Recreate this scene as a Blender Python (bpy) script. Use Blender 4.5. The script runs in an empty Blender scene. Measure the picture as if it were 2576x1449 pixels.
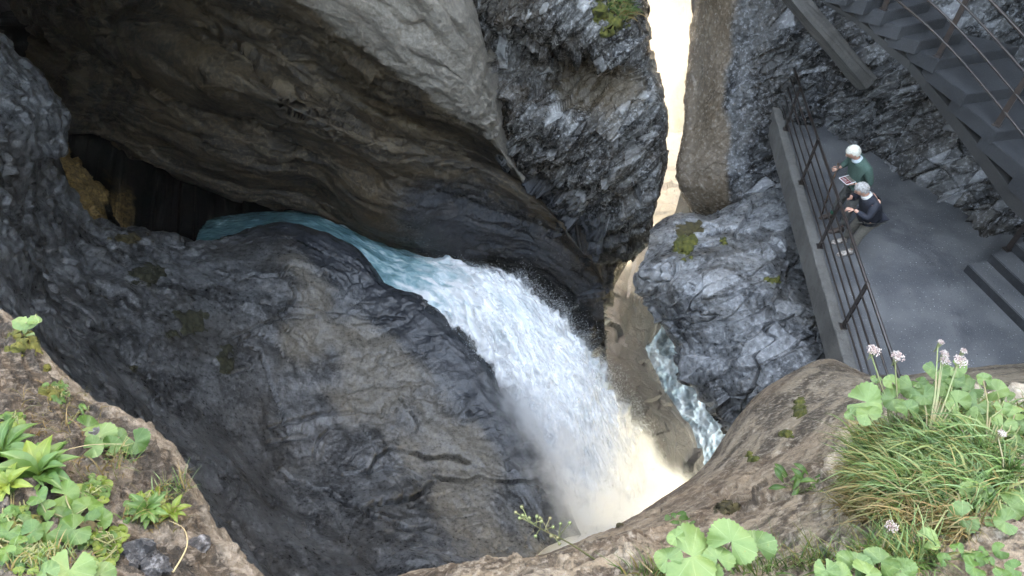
import bpy, bmesh, math, random
import numpy as np
from mathutils import Vector, Matrix
from mathutils.bvhtree import BVHTree

random.seed(7)
rng = np.random.default_rng(11)
scene = bpy.context.scene
col = scene.collection
R = math.radians

# ------------------------------------------------------------------ camera
CAM = Vector((0.0, 0.0, 8.5))
PITCH = R(48.0)
FPX = 1717.0                       # focal length in units of a 2576 wide frame
cam_data = bpy.data.cameras.new('camera')
cam_data.sensor_width = 36.0
cam_data.lens = 36.0 * FPX / 2576.0
cam_data.clip_start = 0.05
cam_data.clip_end = 3000.0
cam = bpy.data.objects.new('camera', cam_data)
col.objects.link(cam)
cam.location = CAM
cam.rotation_euler = (R(90) - PITCH, 0, 0)
scene.camera = cam

# ------------------------------------------------------------------ sky and sun
SUN_AZ = R(40.0)                   # clockwise from +Y (straight ahead)
SUN_EL = R(33.0)
world = bpy.data.worlds.new('World')
scene.world = world
world.use_nodes = True
wn = world.node_tree
wn.nodes.clear()
w_out = wn.nodes.new('ShaderNodeOutputWorld')
w_bg = wn.nodes.new('ShaderNodeBackground')
w_sky = wn.nodes.new('ShaderNodeTexSky')
w_sky.sky_type = 'NISHITA'
w_sky.sun_disc = False
w_sky.sun_elevation = SUN_EL
w_sky.sun_rotation = SUN_AZ
w_sky.altitude = 900
w_sky.air_density = 1.0
w_sky.dust_density = 2.5
w_bg.inputs['Strength'].default_value = 0.15
wn.links.new(w_sky.outputs[0], w_bg.inputs[0])
wn.links.new(w_bg.outputs[0], w_out.inputs[0])

sun_data = bpy.data.lights.new('sun', 'SUN')
sun_data.energy = 2.0
sun_data.angle = R(0.6)
sun_data.color = (1.0, 0.98, 0.95)
sun = bpy.data.objects.new('sun', sun_data)
col.objects.link(sun)
sdir = Vector((math.sin(SUN_AZ) * math.cos(SUN_EL), math.cos(SUN_AZ) * math.cos(SUN_EL), math.sin(SUN_EL)))
sun.rotation_euler = sdir.to_track_quat('Z', 'Y').to_euler()
sun.location = (10, 40, 60)

scene.view_settings.view_transform = 'Standard'
scene.view_settings.look = 'None'
scene.view_settings.exposure = 5.3
scene.view_settings.gamma = 1.0
scene.view_settings.use_curve_mapping = False
scene.view_settings.use_white_balance = True
scene.view_settings.white_balance_temperature = 10500
scene.render.engine = 'CYCLES'
scene.cycles.use_denoising = True
scene.cycles.max_bounces = 10
scene.cycles.diffuse_bounces = 5
scene.cycles.transparent_max_bounces = 16
scene.cycles.volume_bounces = 10
scene.cycles.volume_step_rate = 2.0
scene.cycles.volume_max_steps = 128
scene.cycles.sample_clamp_indirect = 8.0

# ------------------------------------------------------------------ helpers
CP, SP = math.cos(PITCH), math.sin(PITCH)
def ray(u, v):
    a = u - 1288.0
    b = 724.5 - v
    return Vector((a, b * SP + FPX * CP, b * CP - FPX * SP))
def P(u, v, d):
    return CAM + ray(u, v) * (d / FPX)
def PZ(u, v, z):
    r = ray(u, v)
    return CAM + r * ((z - CAM.z) / r.z)
def Pnp(a):
    a = np.asarray(a, dtype=float)
    t = a[..., 2] / FPX
    b = 724.5 - a[..., 1]
    return np.stack([(a[..., 0] - 1288.0) * t, (b * SP + FPX * CP) * t, CAM.z + (b * CP - FPX * SP) * t], -1)

def tag(o, label=None, cat=None, group=None, kind=None):
    if label: o['label'] = label
    if cat: o['category'] = cat
    if group: o['group'] = group
    if kind: o['kind'] = kind
    return o
def obj(name, mesh, mat=None, parent=None):
    o = bpy.data.objects.new(name, mesh)
    col.objects.link(o)
    if mat is not None and mesh is not None and len(mesh.materials) == 0:
        mesh.materials.append(mat)
    if parent: o.parent = parent
    return o
def empty(name, loc, rz=0.0):
    o = bpy.data.objects.new(name, None)
    o.empty_display_size = 0.2
    col.objects.link(o)
    o.location = loc
    o.rotation_euler = (0, 0, rz)
    return o
def mesh_np(name, verts, faces, smooth=True, sizes=4):
    """fast mesh from numpy arrays, faces (F,k)"""
    me = bpy.data.meshes.new(name)
    verts = np.asarray(verts, dtype=np.float32)
    faces = np.asarray(faces, dtype=np.int32)
    k = faces.shape[1]
    me.vertices.add(len(verts)); me.vertices.foreach_set('co', verts.ravel())
    me.loops.add(faces.size); me.loops.foreach_set('vertex_index', faces.ravel())
    me.polygons.add(len(faces))
    me.polygons.foreach_set('loop_start', np.arange(0, faces.size, k, dtype=np.int32))
    try:
        me.polygons.foreach_set('loop_total', np.full(len(faces), k, dtype=np.int32))
    except Exception:
        pass
    me.polygons.foreach_set('use_smooth', np.full(len(faces), smooth, dtype=bool))
    me.update(calc_edges=True)
    return me
def bm_mesh(bm, name, smooth=False):
    me = bpy.data.meshes.new(name)
    bmesh.ops.recalc_face_normals(bm, faces=bm.faces)
    bm.to_mesh(me); bm.free()
    for p in me.polygons: p.use_smooth = smooth
    return me
def box_between(bm, a, b, w, h, up=(0, 0, 1)):
    """a bar from a to b, w wide (sideways), h high (along up)"""
    a, b = Vector(a), Vector(b)
    f = (b - a).normalized()
    s = f.cross(Vector(up)).normalized()
    t = s.cross(f).normalized()
    vs = []
    for p in (a, b):
        for sx, sy in ((-1, -1), (1, -1), (1, 1), (-1, 1)):
            vs.append(bm.verts.new(p + s * (w / 2 * sx) + t * (h / 2 * sy)))
    for q in ((0, 1, 2, 3), (7, 6, 5, 4), (0, 4, 5, 1), (1, 5, 6, 2), (2, 6, 7, 3), (3, 7, 4, 0)):
        bm.faces.new([vs[i] for i in q])
def tube(bm, pts, rad, n=8, cap=True):
    pts = [Vector(p) for p in pts]
    rings = []
    prev = None
    for i, p in enumerate(pts):
        d = (pts[min(i + 1, len(pts) - 1)] - pts[max(i - 1, 0)]).normalized()
        if prev is None:
            s = d.cross(Vector((0, 0, 1)))
            if s.length < 1e-3: s = d.cross(Vector((1, 0, 0)))
            s.normalize()
        else:
            s = (prev - d * prev.dot(d)).normalized()
        prev = s
        t = d.cross(s)
        r = rad[i] if isinstance(rad, (list, tuple)) else rad
        rings.append([bm.verts.new(p + (s * math.cos(k * 2 * math.pi / n) + t * math.sin(k * 2 * math.pi / n)) * r) for k in range(n)])
    for a, b in zip(rings, rings[1:]):
        for k in range(n):
            bm.faces.new((a[k], a[(k + 1) % n], b[(k + 1) % n], b[k]))
    if cap:
        bm.faces.new(rings[0][::-1]); bm.faces.new(rings[-1])
def prism(bm, poly, z0, z1):
    lo = [bm.verts.new((p[0], p[1], z0)) for p in poly]
    hi = [bm.verts.new((p[0], p[1], z1)) for p in poly]
    n = len(poly)
    bm.faces.new(hi); bm.faces.new(lo[::-1])
    for i in range(n):
        bm.faces.new((lo[i], lo[(i + 1) % n], hi[(i + 1) % n], hi[i]))

# ------------------------------------------------------------------ noise (numpy)
_g = np.random.default_rng(5)
_perm = _g.permutation(256).astype(np.int32)
_perm = np.concatenate([_perm, _perm, _perm])
_grad = _g.normal(size=(256, 3)).astype(np.float32)
_grad /= np.linalg.norm(_grad, axis=1, keepdims=True)
_rnd = _g.random((256, 4)).astype(np.float32)
def perlin(p):
    p = np.asarray(p, dtype=np.float32)
    i = np.floor(p).astype(np.int32)
    f = p - i
    w = f * f * f * (f * (f * 6 - 15) + 10)
    i &= 255
    out = 0
    for cx in (0, 1):
        hx = _perm[(i[:, 0] + cx) & 255]
        wx = w[:, 0] if cx else 1 - w[:, 0]
        for cy in (0, 1):
            hy = _perm[hx + ((i[:, 1] + cy) & 255)]
            wy = (w[:, 1] if cy else 1 - w[:, 1]) * wx
            for cz in (0, 1):
                h = _perm[hy + ((i[:, 2] + cz) & 255)]
                g = _grad[h]
                d = (f[:, 0] - cx) * g[:, 0] + (f[:, 1] - cy) * g[:, 1] + (f[:, 2] - cz) * g[:, 2]
                out = out + d * wy * (w[:, 2] if cz else 1 - w[:, 2])
    return out * 1.5
def fbm(p, octaves=4, gain=0.5, lac=2.03):
    a, s, t = 1.0, 0.0, 0.0
    q = np.asarray(p, dtype=np.float32)
    for k in range(octaves):
        s = s + a * perlin(q + 17.3 * k); t += a
        a *= gain; q = q * lac
    return s / t
def ridged(p, octaves=4, gain=0.5):
    a, s, t = 1.0, 0.0, 0.0
    q = np.asarray(p, dtype=np.float32)
    for k in range(octaves):
        s = s + a * (1 - np.abs(perlin(q + 9.1 * k))); t += a
        a *= gain; q = q * 2.05
    return s / t
def cells(p, seed=0):
    """nearest jittered cell: offset vector to its centre, random values, F1, F2"""
    p = np.asarray(p, dtype=np.float32)
    i = np.floor(p).astype(np.int32)
    f = p - i
    n = len(p)
    best = np.full(n, 1e9, np.float32); second = best.copy()
    bid = np.zeros(n, np.int32); bd = np.zeros((n, 3), np.float32)
    for dx in (-1, 0, 1):
        hx = _perm[(i[:, 0] + dx + seed) & 255]
        for dy in (-1, 0, 1):
            hy = _perm[hx + ((i[:, 1] + dy) & 255)]
            for dz in (-1, 0, 1):
                h = _perm[hy + ((i[:, 2] + dz) & 255)]
                r = _rnd[h]
                d = np.stack([f[:, 0] - dx - r[:, 0], f[:, 1] - dy - r[:, 1], f[:, 2] - dz - r[:, 2]], 1)
                q = (d * d).sum(1)
                m = q < best
                second = np.where(m, best, np.minimum(second, q))
                best = np.where(m, q, best)
                bid = np.where(m, h, bid)
                bd[m] = d[m]
    return bd, bid, np.sqrt(best), np.sqrt(second)
LAST = {}
TONE = {}
def facets(p, seed=0, tilt=1.0):
    """broken rock: each cell is a randomly tilted plane, with a joint between cells"""
    d, h, f1, f2 = cells(p, seed)
    g = _grad[(h + 31) & 255]
    LAST['cell'] = _rnd[h, 2]
    plane = (d * g).sum(1) * tilt + (_rnd[h, 3] - 0.5)
    return plane, f2 - f1
def basis(n, along):
    n = np.array(n, float); n /= np.linalg.norm(n)
    a = np.array(along, float); a -= n * a.dot(n); a /= np.linalg.norm(a)
    return np.stack([a, np.cross(n, a), n], 1)      # columns: along, across, normal

def smoothstep(a, b, x):
    t = np.clip((x - a) / (b - a), 0, 1)
    return t * t * (3 - 2 * t)

# ------------------------------------------------------------------ lofted rock sheets
def crom(A, n):
    """Catmull-Rom resample of array A along axis 0 to n samples"""
    m = len(A)
    t = np.linspace(0, m - 1, n)
    i = np.clip(np.floor(t).astype(int), 0, m - 2)
    f = (t - i).reshape((-1,) + (1,) * (A.ndim - 1))
    p0 = A[np.clip(i - 1, 0, m - 1)]; p1 = A[i]; p2 = A[i + 1]; p3 = A[np.clip(i + 2, 0, m - 1)]
    return 0.5 * ((2 * p1) + (-p0 + p2) * f + (2 * p0 - 5 * p1 + 4 * p2 - p3) * f ** 2 + (-p0 + 3 * p1 - 3 * p2 + p3) * f ** 3)
def bspl(A, n):
    m = len(A)
    t = np.linspace(0, m - 1, n)
    i = np.clip(np.floor(t).astype(int), 0, m - 2)
    f = (t - i).reshape((-1,) + (1,) * (A.ndim - 1))
    E = np.concatenate([2 * A[:1] - A[1:2], A, 2 * A[-1:] - A[-2:-1]])
    p0, p1, p2, p3 = E[i], E[i + 1], E[i + 2], E[i + 3]
    return ((1 - f) ** 3 * p0 + (3 * f ** 3 - 6 * f ** 2 + 4) * p1 + (-3 * f ** 3 + 3 * f ** 2 + 3 * f + 1) * p2 + f ** 3 * p3) / 6
def loft_grid(rows, nu, nv, real=False, spline=crom, ext=None):
    f = (lambda r: np.asarray(r, float)) if real else Pnp
    W = np.stack([f(r) for r in rows])     # (rows, k, 3) in the world
    for side, offs in (ext or {}).items():
        for o_ in offs:
            o_ = np.array(o_, float)
            if side == 'right': W = np.concatenate([W, W[:, len(rows[0]) - 1:len(rows[0])] + o_], 1)
            elif side == 'left': W = np.concatenate([W[:, :1] + o_, W], 1)
            else: W = np.concatenate([W, W[-1:] + o_], 0)
    W = spline(W, nv)
    W = np.swapaxes(spline(np.swapaxes(W, 0, 1), nu), 0, 1)
    return W                                                             # (nv, nu, 3)
def grid_normals(W):
    du = np.gradient(W, axis=1); dv = np.gradient(W, axis=0)
    n = np.cross(du, dv)
    n /= np.linalg.norm(n, axis=2, keepdims=True) + 1e-9
    return n
def to_pic(p):
    q = p - np.array(CAM)
    d = q[:, 1] * CP - q[:, 2] * SP
    return 1288 + q[:, 0] / d * FPX, 724.5 - (q[:, 1] * SP + q[:, 2] * CP) / d * FPX, d
def carve(p, lines, width, depth, jit=5.0):
    """grooves along drawn lines: width in picture units, ragged sides"""
    u, v, d = to_pic(p)
    u = u + jit * fbm(p * 1.6 + 3, 3) * 2; v = v + jit * fbm(p * 1.6 + 41, 3) * 2
    best = np.full(len(p), 1e9)
    for ln in lines:
        for (x0, y0), (x1, y1) in zip(ln, ln[1:]):
            dx, dy = x1 - x0, y1 - y0
            t = np.clip(((u - x0) * dx + (v - y0) * dy) / (dx * dx + dy * dy), 0, 1)
            best = np.minimum(best, np.hypot(u - x0 - t * dx, v - y0 - t * dy))
    w = width * (1 + 0.7 * fbm(p * 0.9 + 13, 2))
    return depth * (1 - smoothstep(0.15, 1.0, best / w)) * (0.75 + 0.8 * fbm(p * 0.8 + 29, 2))
BVH = {}
def rock(name, rows, nu, nv, disp, mat, back=(0, 3, -2), attr=None, smooth=True, real=False, spline=crom, close=True, ext=None):
    """a closed rock body: lofted front with displaced relief, a skirt and a back"""
    W = loft_grid(rows, nu, nv, real, spline, ext)
    Nn = grid_normals(W)
    view = W - np.array(CAM)
    flip = np.sign((Nn * view).sum(2).mean())
    Nn = -Nn * flip
    p = W.reshape(-1, 3); n = Nn.reshape(-1, 3)
    ex = ext or {}
    lx, rx, bx_ = len(ex.get('left', ())), len(ex.get('right', ())), len(ex.get('bottom', ()))
    fu, fv = np.meshgrid(np.linspace(-lx, len(rows[0]) - 1 + rx, nu), np.linspace(0, len(rows) - 1 + bx_, nv))
    fu, fv = fu.ravel(), fv.ravel()
    h = disp(p, n, fu, fv)
    if isinstance(h, tuple):
        q = p + h[1]; h = h[0]
    else:
        q = p
    q = q + n * h[:, None]
    idx = np.arange(nu * nv).reshape(nv, nu)
    F = np.stack([idx[:-1, :-1], idx[:-1, 1:], idx[1:, 1:], idx[1:, :-1]], -1).reshape(-1, 4)
    ring = np.concatenate([idx[0, :], idx[1:, -1], idx[-1, -2::-1], idx[-2:0:-1, 0]])
    nb = len(ring)
    b0 = len(q)
    backv = q[ring] + np.array(back)
    c = backv.mean(0, keepdims=True) + np.array(back) * 0.5
    q2 = np.concatenate([q, backv, c])
    k = np.arange(nb)
    S = np.stack([ring, ring[(k + 1) % nb], b0 + (k + 1) % nb, b0 + k], 1)
    if flip > 0:
        F = F[:, ::-1]
    else:
        S = S[:, ::-1]
    cap = np.stack([b0 + k, b0 + (k + 1) % nb, np.full(nb, b0 + nb), np.full(nb, b0 + nb)], 1)
    me = mesh_np(name, q2, np.concatenate([F, S]), smooth)
    # cap as triangles
    bm = bmesh.new(); bm.from_mesh(me); bm.verts.ensure_lookup_table()
    for a, b, c_, _ in (cap if close else cap[:0]):
        try: bm.faces.new((bm.verts[a], bm.verts[b], bm.verts[c_]))
        except ValueError: pass
    bm.to_mesh(me); bm.free()
    if attr is not None:
        res = attr(q, n, fu, fv)
        for key, val in res.items():
            vals = np.zeros(len(q2), np.float32)
            vals[:b0] = val
            at = me.attributes.new(key, 'FLOAT', 'POINT')
            at.data.foreach_set('value', vals)
    if 'v' in TONE:
        vals = np.full(len(q2), 0.5, np.float32); vals[:b0] = TONE.pop('v')
        at = me.attributes.new('tone', 'FLOAT', 'POINT'); at.data.foreach_set('value', vals)
    fl = np.zeros((len(q2), 3), np.float32); fl[:b0, 0] = fu; fl[:b0, 1] = fv
    at = me.attributes.new('flow', 'FLOAT_VECTOR', 'POINT'); at.data.foreach_set('vector', fl.ravel())
    o = obj(name, me, mat)
    BVH[name] = BVHTree.FromPolygons([tuple(x) for x in q[:: 1].tolist()], F.tolist())
    return o
def hit(u, v, names=None):
    """first rock met by the line of sight through a place in the picture"""
    d = ray(u, v).normalized()
    best = None
    for k in (names or BVH):
        loc, nor, i, dist = BVH[k].ray_cast(CAM, d)
        if loc is not None and (best is None or dist < best[2]):
            if nor.dot(d) > 0: nor = -nor
            best = (loc, nor, dist)
    return best
# ------------------------------------------------------------------ materials
def new_mat(name):
    m = bpy.data.materials.new(name); m.use_nodes = True
    nt = m.node_tree; nt.nodes.clear()
    return m, nt
def N(nt, typ, ins=None, **props):
    n = nt.nodes.new('ShaderNode' + typ)
    for k, v in props.items(): setattr(n, k, v)
    for k, v in (ins or {}).items():
        s = n.inputs[k]
        if isinstance(v, bpy.types.NodeSocket): nt.links.new(v, s)
        elif hasattr(s.default_value, '__len__') and not hasattr(v, '__len__'): s.default_value = [v] * len(s.default_value)
        else:
            if hasattr(v, '__len__') and s.type == 'RGBA' and len(v) == 3: v = (*v, 1)
            s.default_value = v
    return n
def mixc(nt, f, a, b, mode='MIX'):
    n = nt.nodes.new('ShaderNodeMix'); n.data_type = 'RGBA'; n.blend_type = mode
    for i, v in ((0, f), (6, a), (7, b)):
        s = n.inputs[i]
        if isinstance(v, bpy.types.NodeSocket): nt.links.new(v, s)
        elif hasattr(v, '__len__'): s.default_value = (*v[:3], 1)
        else: s.default_value = v
    return n.outputs[2]
def mth(nt, op, a, b=0.0, c=None):
    n = nt.nodes.new('ShaderNodeMath'); n.operation = op
    for i, v in enumerate((a, b) if c is None else (a, b, c)):
        if isinstance(v, bpy.types.NodeSocket): nt.links.new(v, n.inputs[i])
        else: n.inputs[i].default_value = v
    return n.outputs[0]
def ramp(nt, f, lo, hi, a=0.0, b=1.0):
    n = nt.nodes.new('ShaderNodeMapRange'); n.clamp = True; n.interpolation_type = 'SMOOTHSTEP'
    nt.links.new(f, n.inputs[0])
    for i, v in enumerate((lo, hi, a, b)): n.inputs[i + 1].default_value = v
    return n.outputs[0]
def noise(nt, vec, scale, detail=4, rough=0.55, dist=0.0):
    return N(nt, 'TexNoise', {'Vector': vec, 'Scale': scale, 'Detail': detail, 'Roughness': rough, 'Distortion': dist}).outputs[0]
def finish(nt, bsdf):
    o = nt.nodes.new('ShaderNodeOutputMaterial'); nt.links.new(bsdf, o.inputs[0])

def rock_mat(name, dark, mid, light, stain=(0.16, 0.10, 0.055), stain_amt=0.5, rough=0.55, wet_rough=0.25, streak=None, bump=0.5,
             speck=0.5, moss=0.0, wetcol=(0.018, 0.022, 0.028), fine=1.0, lichen=0.3, tan=(0.2, 0.15, 0.1), tan2=None, flow=None, tone=0.0, cav=0.75, spec=0.5):
    dark, mid, stain = [x * 0.68 for x in dark], [x * 0.76 for x in mid], [x * 0.76 for x in stain]
    m, nt = new_mat(name)
    pos = N(nt, 'NewGeometry').outputs['Position']
    if streak is None: streak = ((1, 1, 0.35), (0.3, 0.4, 0.2))
    mp = N(nt, 'Mapping', {'Vector': pos, 'Scale': streak[0], 'Rotation': streak[1]}).outputs[0]
    if flow:
        mp = N(nt, 'Mapping', {'Vector': N(nt, 'Attribute', attribute_name='flow').outputs['Vector'], 'Scale': flow}).outputs[0]
        mp = N(nt, 'VectorMath', {0: mp, 1: N(nt, 'VectorMath', {0: N(nt, 'TexNoise', {'Vector': pos, 'Scale': 0.8, 'Detail': 5}).outputs[1], 'Scale': 0.9}, operation='SCALE').outputs[0]}, operation='ADD').outputs[0]
    big = noise(nt, pos, 0.45, 5, 0.6, 0.6)
    med = noise(nt, mp, 1.9, 8, 0.62, 0.4)
    fin = noise(nt, pos, 11.0 * fine, 8, 0.68)
    grain = noise(nt, pos, 60.0 * fine, 3, 0.7)
    st = noise(nt, mp, 3.2, 6, 0.6, 1.5)
    c = mixc(nt, ramp(nt, med, 0.40, 0.60), dark, mid)
    c = mixc(nt, mth(nt, 'MULTIPLY', ramp(nt, fin, 0.48, 0.66), min(1.0, speck * 1.5)), c, light)
    c = mixc(nt, mth(nt, 'MULTIPLY', ramp(nt, big, 0.44, 0.66), stain_amt), c, stain)
    c = mixc(nt, mth(nt, 'MULTIPLY', ramp(nt, st, 0.6, 0.72), lichen), c, light)
    c = mixc(nt, mth(nt, 'MULTIPLY', ramp(nt, fin, 0.47, 0.33), cav), c, [x * 0.35 for x in dark])
    c = mixc(nt, ramp(nt, grain, 0.3, 0.7, 0.0, 0.45), c, mixc(nt, 0.6, c, (0, 0, 0)))
    if tone:
        tv = N(nt, 'Attribute', attribute_name='tone').outputs['Fac']
        c = mixc(nt, ramp(nt, tv, 0.55, 0.0, 0, tone), c, (0.012, 0.012, 0.012))
        c = mixc(nt, ramp(nt, tv, 0.6, 1.0, 0, tone * 0.7), c, light)
    tn = N(nt, 'Attribute', attribute_name='tan').outputs['Fac']
    tm = mth(nt, 'ADD', tn, mth(nt, 'MULTIPLY', mth(nt, 'SUBTRACT', med, 0.5), 0.8))
    tm = mth(nt, 'MULTIPLY', ramp(nt, tm, 0.3, 0.75), ramp(nt, tn, 0.02, 0.15))
    c = mixc(nt, mth(nt, 'MULTIPLY', tm, 0.8), c, mixc(nt, ramp(nt, fin, 0.35, 0.7), tan2 or [x * 0.6 for x in tan], tan))
    wet = N(nt, 'Attribute', attribute_name='wet').outputs['Fac']
    wn_ = mth(nt, 'ADD', wet, mth(nt, 'MULTIPLY', mth(nt, 'SUBTRACT', fin, 0.5), 1.6))
    wm = ramp(nt, wn_, 0.35, 0.7)
    wm = mth(nt, 'MULTIPLY', wm, ramp(nt, wet, 0.02, 0.12))
    c = mixc(nt, mth(nt, 'MULTIPLY', wm, 0.8), c, wetcol)
    if moss > 0:
        nz = N(nt, 'SeparateXYZ', {0: N(nt, 'NewGeometry').outputs['Normal']}).outputs[2]
        mk = mth(nt, 'MULTIPLY', ramp(nt, nz, 0.35, 0.75), ramp(nt, noise(nt, pos, 2.3, 6, 0.65), 0.60 - 0.12 * moss, 0.68 - 0.12 * moss))
        c = mixc(nt, mk, c, mixc(nt, fin, (0.05, 0.06, 0.012), (0.12, 0.11, 0.02)))
    r = mth(nt, 'ADD', mth(nt, 'MULTIPLY', fin, 0.35), rough - 0.17)
    mr = nt.nodes.new('ShaderNodeMix'); mr.data_type = 'FLOAT'
    nt.links.new(wm, mr.inputs[0]); nt.links.new(r, mr.inputs[2]); mr.inputs[3].default_value = wet_rough
    b1 = N(nt, 'Bump', {'Height': fin, 'Strength': min(1.0, bump * 1.8), 'Distance': 0.07})
    b2 = N(nt, 'Bump', {'Height': grain, 'Strength': bump, 'Distance': 0.015, 'Normal': b1.outputs[0]})
    b3 = N(nt, 'Bump', {'Height': st, 'Strength': bump * 0.5, 'Distance': 0.12, 'Normal': b2.outputs[0]})
    bs = N(nt, 'BsdfPrincipled', {'Base Color': c, 'Roughness': mr.outputs[0], 'Normal': b3.outputs[0], 'Specular IOR Level': spec})
    finish(nt, bs.outputs[0])
    return m

M = {}
# water-polished limestone of the near bowl: cool grey, wet towards the fall
M['bowl'] = rock_mat('bowl_rock', (0.035, 0.037, 0.04), (0.125, 0.13, 0.135), (0.38, 0.39, 0.40), stain=(0.05, 0.045, 0.04), stain_amt=0.6, rough=0.30, wet_rough=0.2, speck=0.2, bump=0.2, cav=0.4, flow=(0.35, 1.5, 1), tone=0.3, tan=(0.22, 0.188, 0.147), tan2=(0.10, 0.088, 0.072), lichen=0.35)
M['over'] = rock_mat('overhang_rock', (0.017, 0.0115, 0.007), (0.08, 0.055, 0.031), (0.22, 0.17, 0.11), stain=(0.11, 0.064, 0.022), stain_amt=0.55, rough=0.55, speck=0.3, bump=0.5, flow=(0.35, 1.3, 1), tone=0.45, tan=(0.28, 0.245, 0.205), tan2=(0.15, 0.13, 0.105))
M['schist'] = rock_mat('schist_rock', (0.022, 0.02, 0.019), (0.13, 0.123, 0.112), (0.50, 0.49, 0.47), stain=(0.085, 0.055, 0.03), stain_amt=0.6, rough=0.22, wet_rough=0.2, speck=0.3, bump=0.36, tone=0.7, streak=((1.4, 1.4, 0.6), (0.5, 0.5, 0.3)), tan=(0.12, 0.082, 0.045))
M['wall'] = rock_mat('gorge_wall_rock', (0.022, 0.022, 0.023), (0.11, 0.108, 0.105), (0.42, 0.42, 0.43), stain=(0.08, 0.055, 0.032), stain_amt=0.4, rough=0.24, speck=0.28, bump=0.36, tone=0.75, tan=(0.22, 0.155, 0.10), tan2=(0.12, 0.082, 0.052))
M['boulder'] = rock_mat('boulder_rock', (0.05, 0.052, 0.055), (0.19, 0.193, 0.196), (0.58, 0.58, 0.58), stain=(0.17, 0.135, 0.095), stain_amt=0.35, rough=0.30, speck=0.25, bump=0.26, tone=0.3, moss=0.0)
M['ledge'] = rock_mat('ledge_rock', (0.12, 0.08, 0.05), (0.50, 0.375, 0.255), (0.62, 0.52, 0.41), stain=(0.38, 0.22, 0.12), stain_amt=0.35, rough=0.6, speck=0.4, bump=0.5, flow=(0.5, 2.2, 1), tone=0.5, fine=1.8, moss=0.0, lichen=0.5)
M['soil'] = rock_mat('bank_earth', (0.05, 0.034, 0.02), (0.15, 0.10, 0.06), (0.40, 0.33, 0.26), stain=(0.12, 0.078, 0.042), stain_amt=0.6, rough=0.75, speck=0.4, bump=0.8, flow=(0.6, 2.2, 1), tone=0.4, fine=2.0, moss=0.0, tan=(0.40, 0.335, 0.265), tan2=(0.19, 0.14, 0.095))
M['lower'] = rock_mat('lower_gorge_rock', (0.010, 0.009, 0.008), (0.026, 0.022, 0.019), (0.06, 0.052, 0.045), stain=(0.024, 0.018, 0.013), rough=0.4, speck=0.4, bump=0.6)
M['dark_cliff'] = rock_mat('dark_cliff_rock', (0.02, 0.02, 0.02), (0.06, 0.058, 0.055), (0.12, 0.12, 0.12), stain=(0.05, 0.04, 0.03), rough=0.6, bump=0.5)  # dark rock for the added unseen cliffs, cuts bounce light
def simple_mat(name, c, rough=0.6, c2=None, scale=8.0, metallic=0.0, bump=0.0, spec=0.5, detail=5, trans=0.0, sss=0.0):
    m, nt = new_mat(name)
    pos = N(nt, 'TexCoord').outputs['Object']
    n = noise(nt, pos, scale, detail, 0.6)
    cc = mixc(nt, ramp(nt, n, 0.35, 0.68), c, c2 if c2 else [x * 0.7 for x in c])
    ins = {'Base Color': cc, 'Roughness': rough, 'Metallic': metallic, 'Specular IOR Level': spec}
    if bump: ins['Normal'] = N(nt, 'Bump', {'Height': n, 'Strength': bump, 'Distance': 0.02}).outputs[0]
    bs = N(nt, 'BsdfPrincipled', ins)
    if sss:
        bs.inputs['Subsurface Weight'].default_value = sss
        bs.inputs['Subsurface Radius'].default_value = (0.02, 0.01, 0.006)
    out = bs.outputs[0]
    if trans:
        t = N(nt, 'BsdfTranslucent', {'Color': mixc(nt, 0.5, cc, (0.25, 0.35, 0.03))})
        mx = N(nt, 'MixShader', {0: trans, 1: out, 2: t.outputs[0]})
        out = mx.outputs[0]
    finish(nt, out)
    return m
def asphalt_mat():
    m, nt = new_mat('asphalt')
    pos = N(nt, 'NewGeometry').outputs['Position']
    g = noise(nt, pos, 70, 3, 0.7); big = noise(nt, pos, 1.1, 5, 0.6); sp = noise(nt, pos, 38, 1, 0.5)
    c = mixc(nt, ramp(nt, big, 0.38, 0.62), (0.066, 0.067, 0.07), (0.11, 0.108, 0.107))
    c = mixc(nt, ramp(nt, noise(nt, pos, 0.5, 6, 0.7, 1.0), 0.52, 0.62, 0, 0.5), c, (0.035, 0.036, 0.04))
    c = mixc(nt, ramp(nt, g, 0.55, 0.75), c, (0.12, 0.12, 0.125))
    c = mixc(nt, ramp(nt, sp, 0.68, 0.75), c, (0.28, 0.28, 0.28))
    c = mixc(nt, ramp(nt, sp, 0.3, 0.22), c, (0.015, 0.015, 0.016))
    b = N(nt, 'Bump', {'Height': g, 'Strength': 0.7, 'Distance': 0.01})
    bs = N(nt, 'BsdfPrincipled', {'Base Color': c, 'Roughness': ramp(nt, big, 0.3, 0.7, 0.5, 0.75), 'Normal': b.outputs[0]})
    finish(nt, bs.outputs[0])
    return m
M['asphalt'] = asphalt_mat()
def concrete_mat(name, a, b, edge=(0.3, 0.29, 0.27)):
    m, nt = new_mat(name)
    pos = N(nt, 'NewGeometry').outputs['Position']
    big = noise(nt, pos, 2.0, 7, 0.65, 0.5); g = noise(nt, pos, 45, 4, 0.7)
    c = mixc(nt, ramp(nt, big, 0.35, 0.65), a, b)
    c = mixc(nt, ramp(nt, g, 0.5, 0.75, 0, 0.5), c, edge)
    c = mixc(nt, ramp(nt, noise(nt, pos, 5, 6, 0.7, 1.0), 0.55, 0.7, 0, 0.6), c, [x * 0.4 for x in a])
    bp = N(nt, 'Bump', {'Height': g, 'Strength': 0.5, 'Distance': 0.015})
    finish(nt, N(nt, 'BsdfPrincipled', {'Base Color': c, 'Roughness': 0.75, 'Normal': bp.outputs[0]}).outputs[0])
    return m
M['kerb'] = concrete_mat('kerb_concrete', (0.075, 0.068, 0.06), (0.12, 0.11, 0.098), (0.20, 0.19, 0.175))
M['concrete'] = concrete_mat('stair_concrete', (0.012, 0.011, 0.01), (0.022, 0.02, 0.018), (0.045, 0.042, 0.038))
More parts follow.
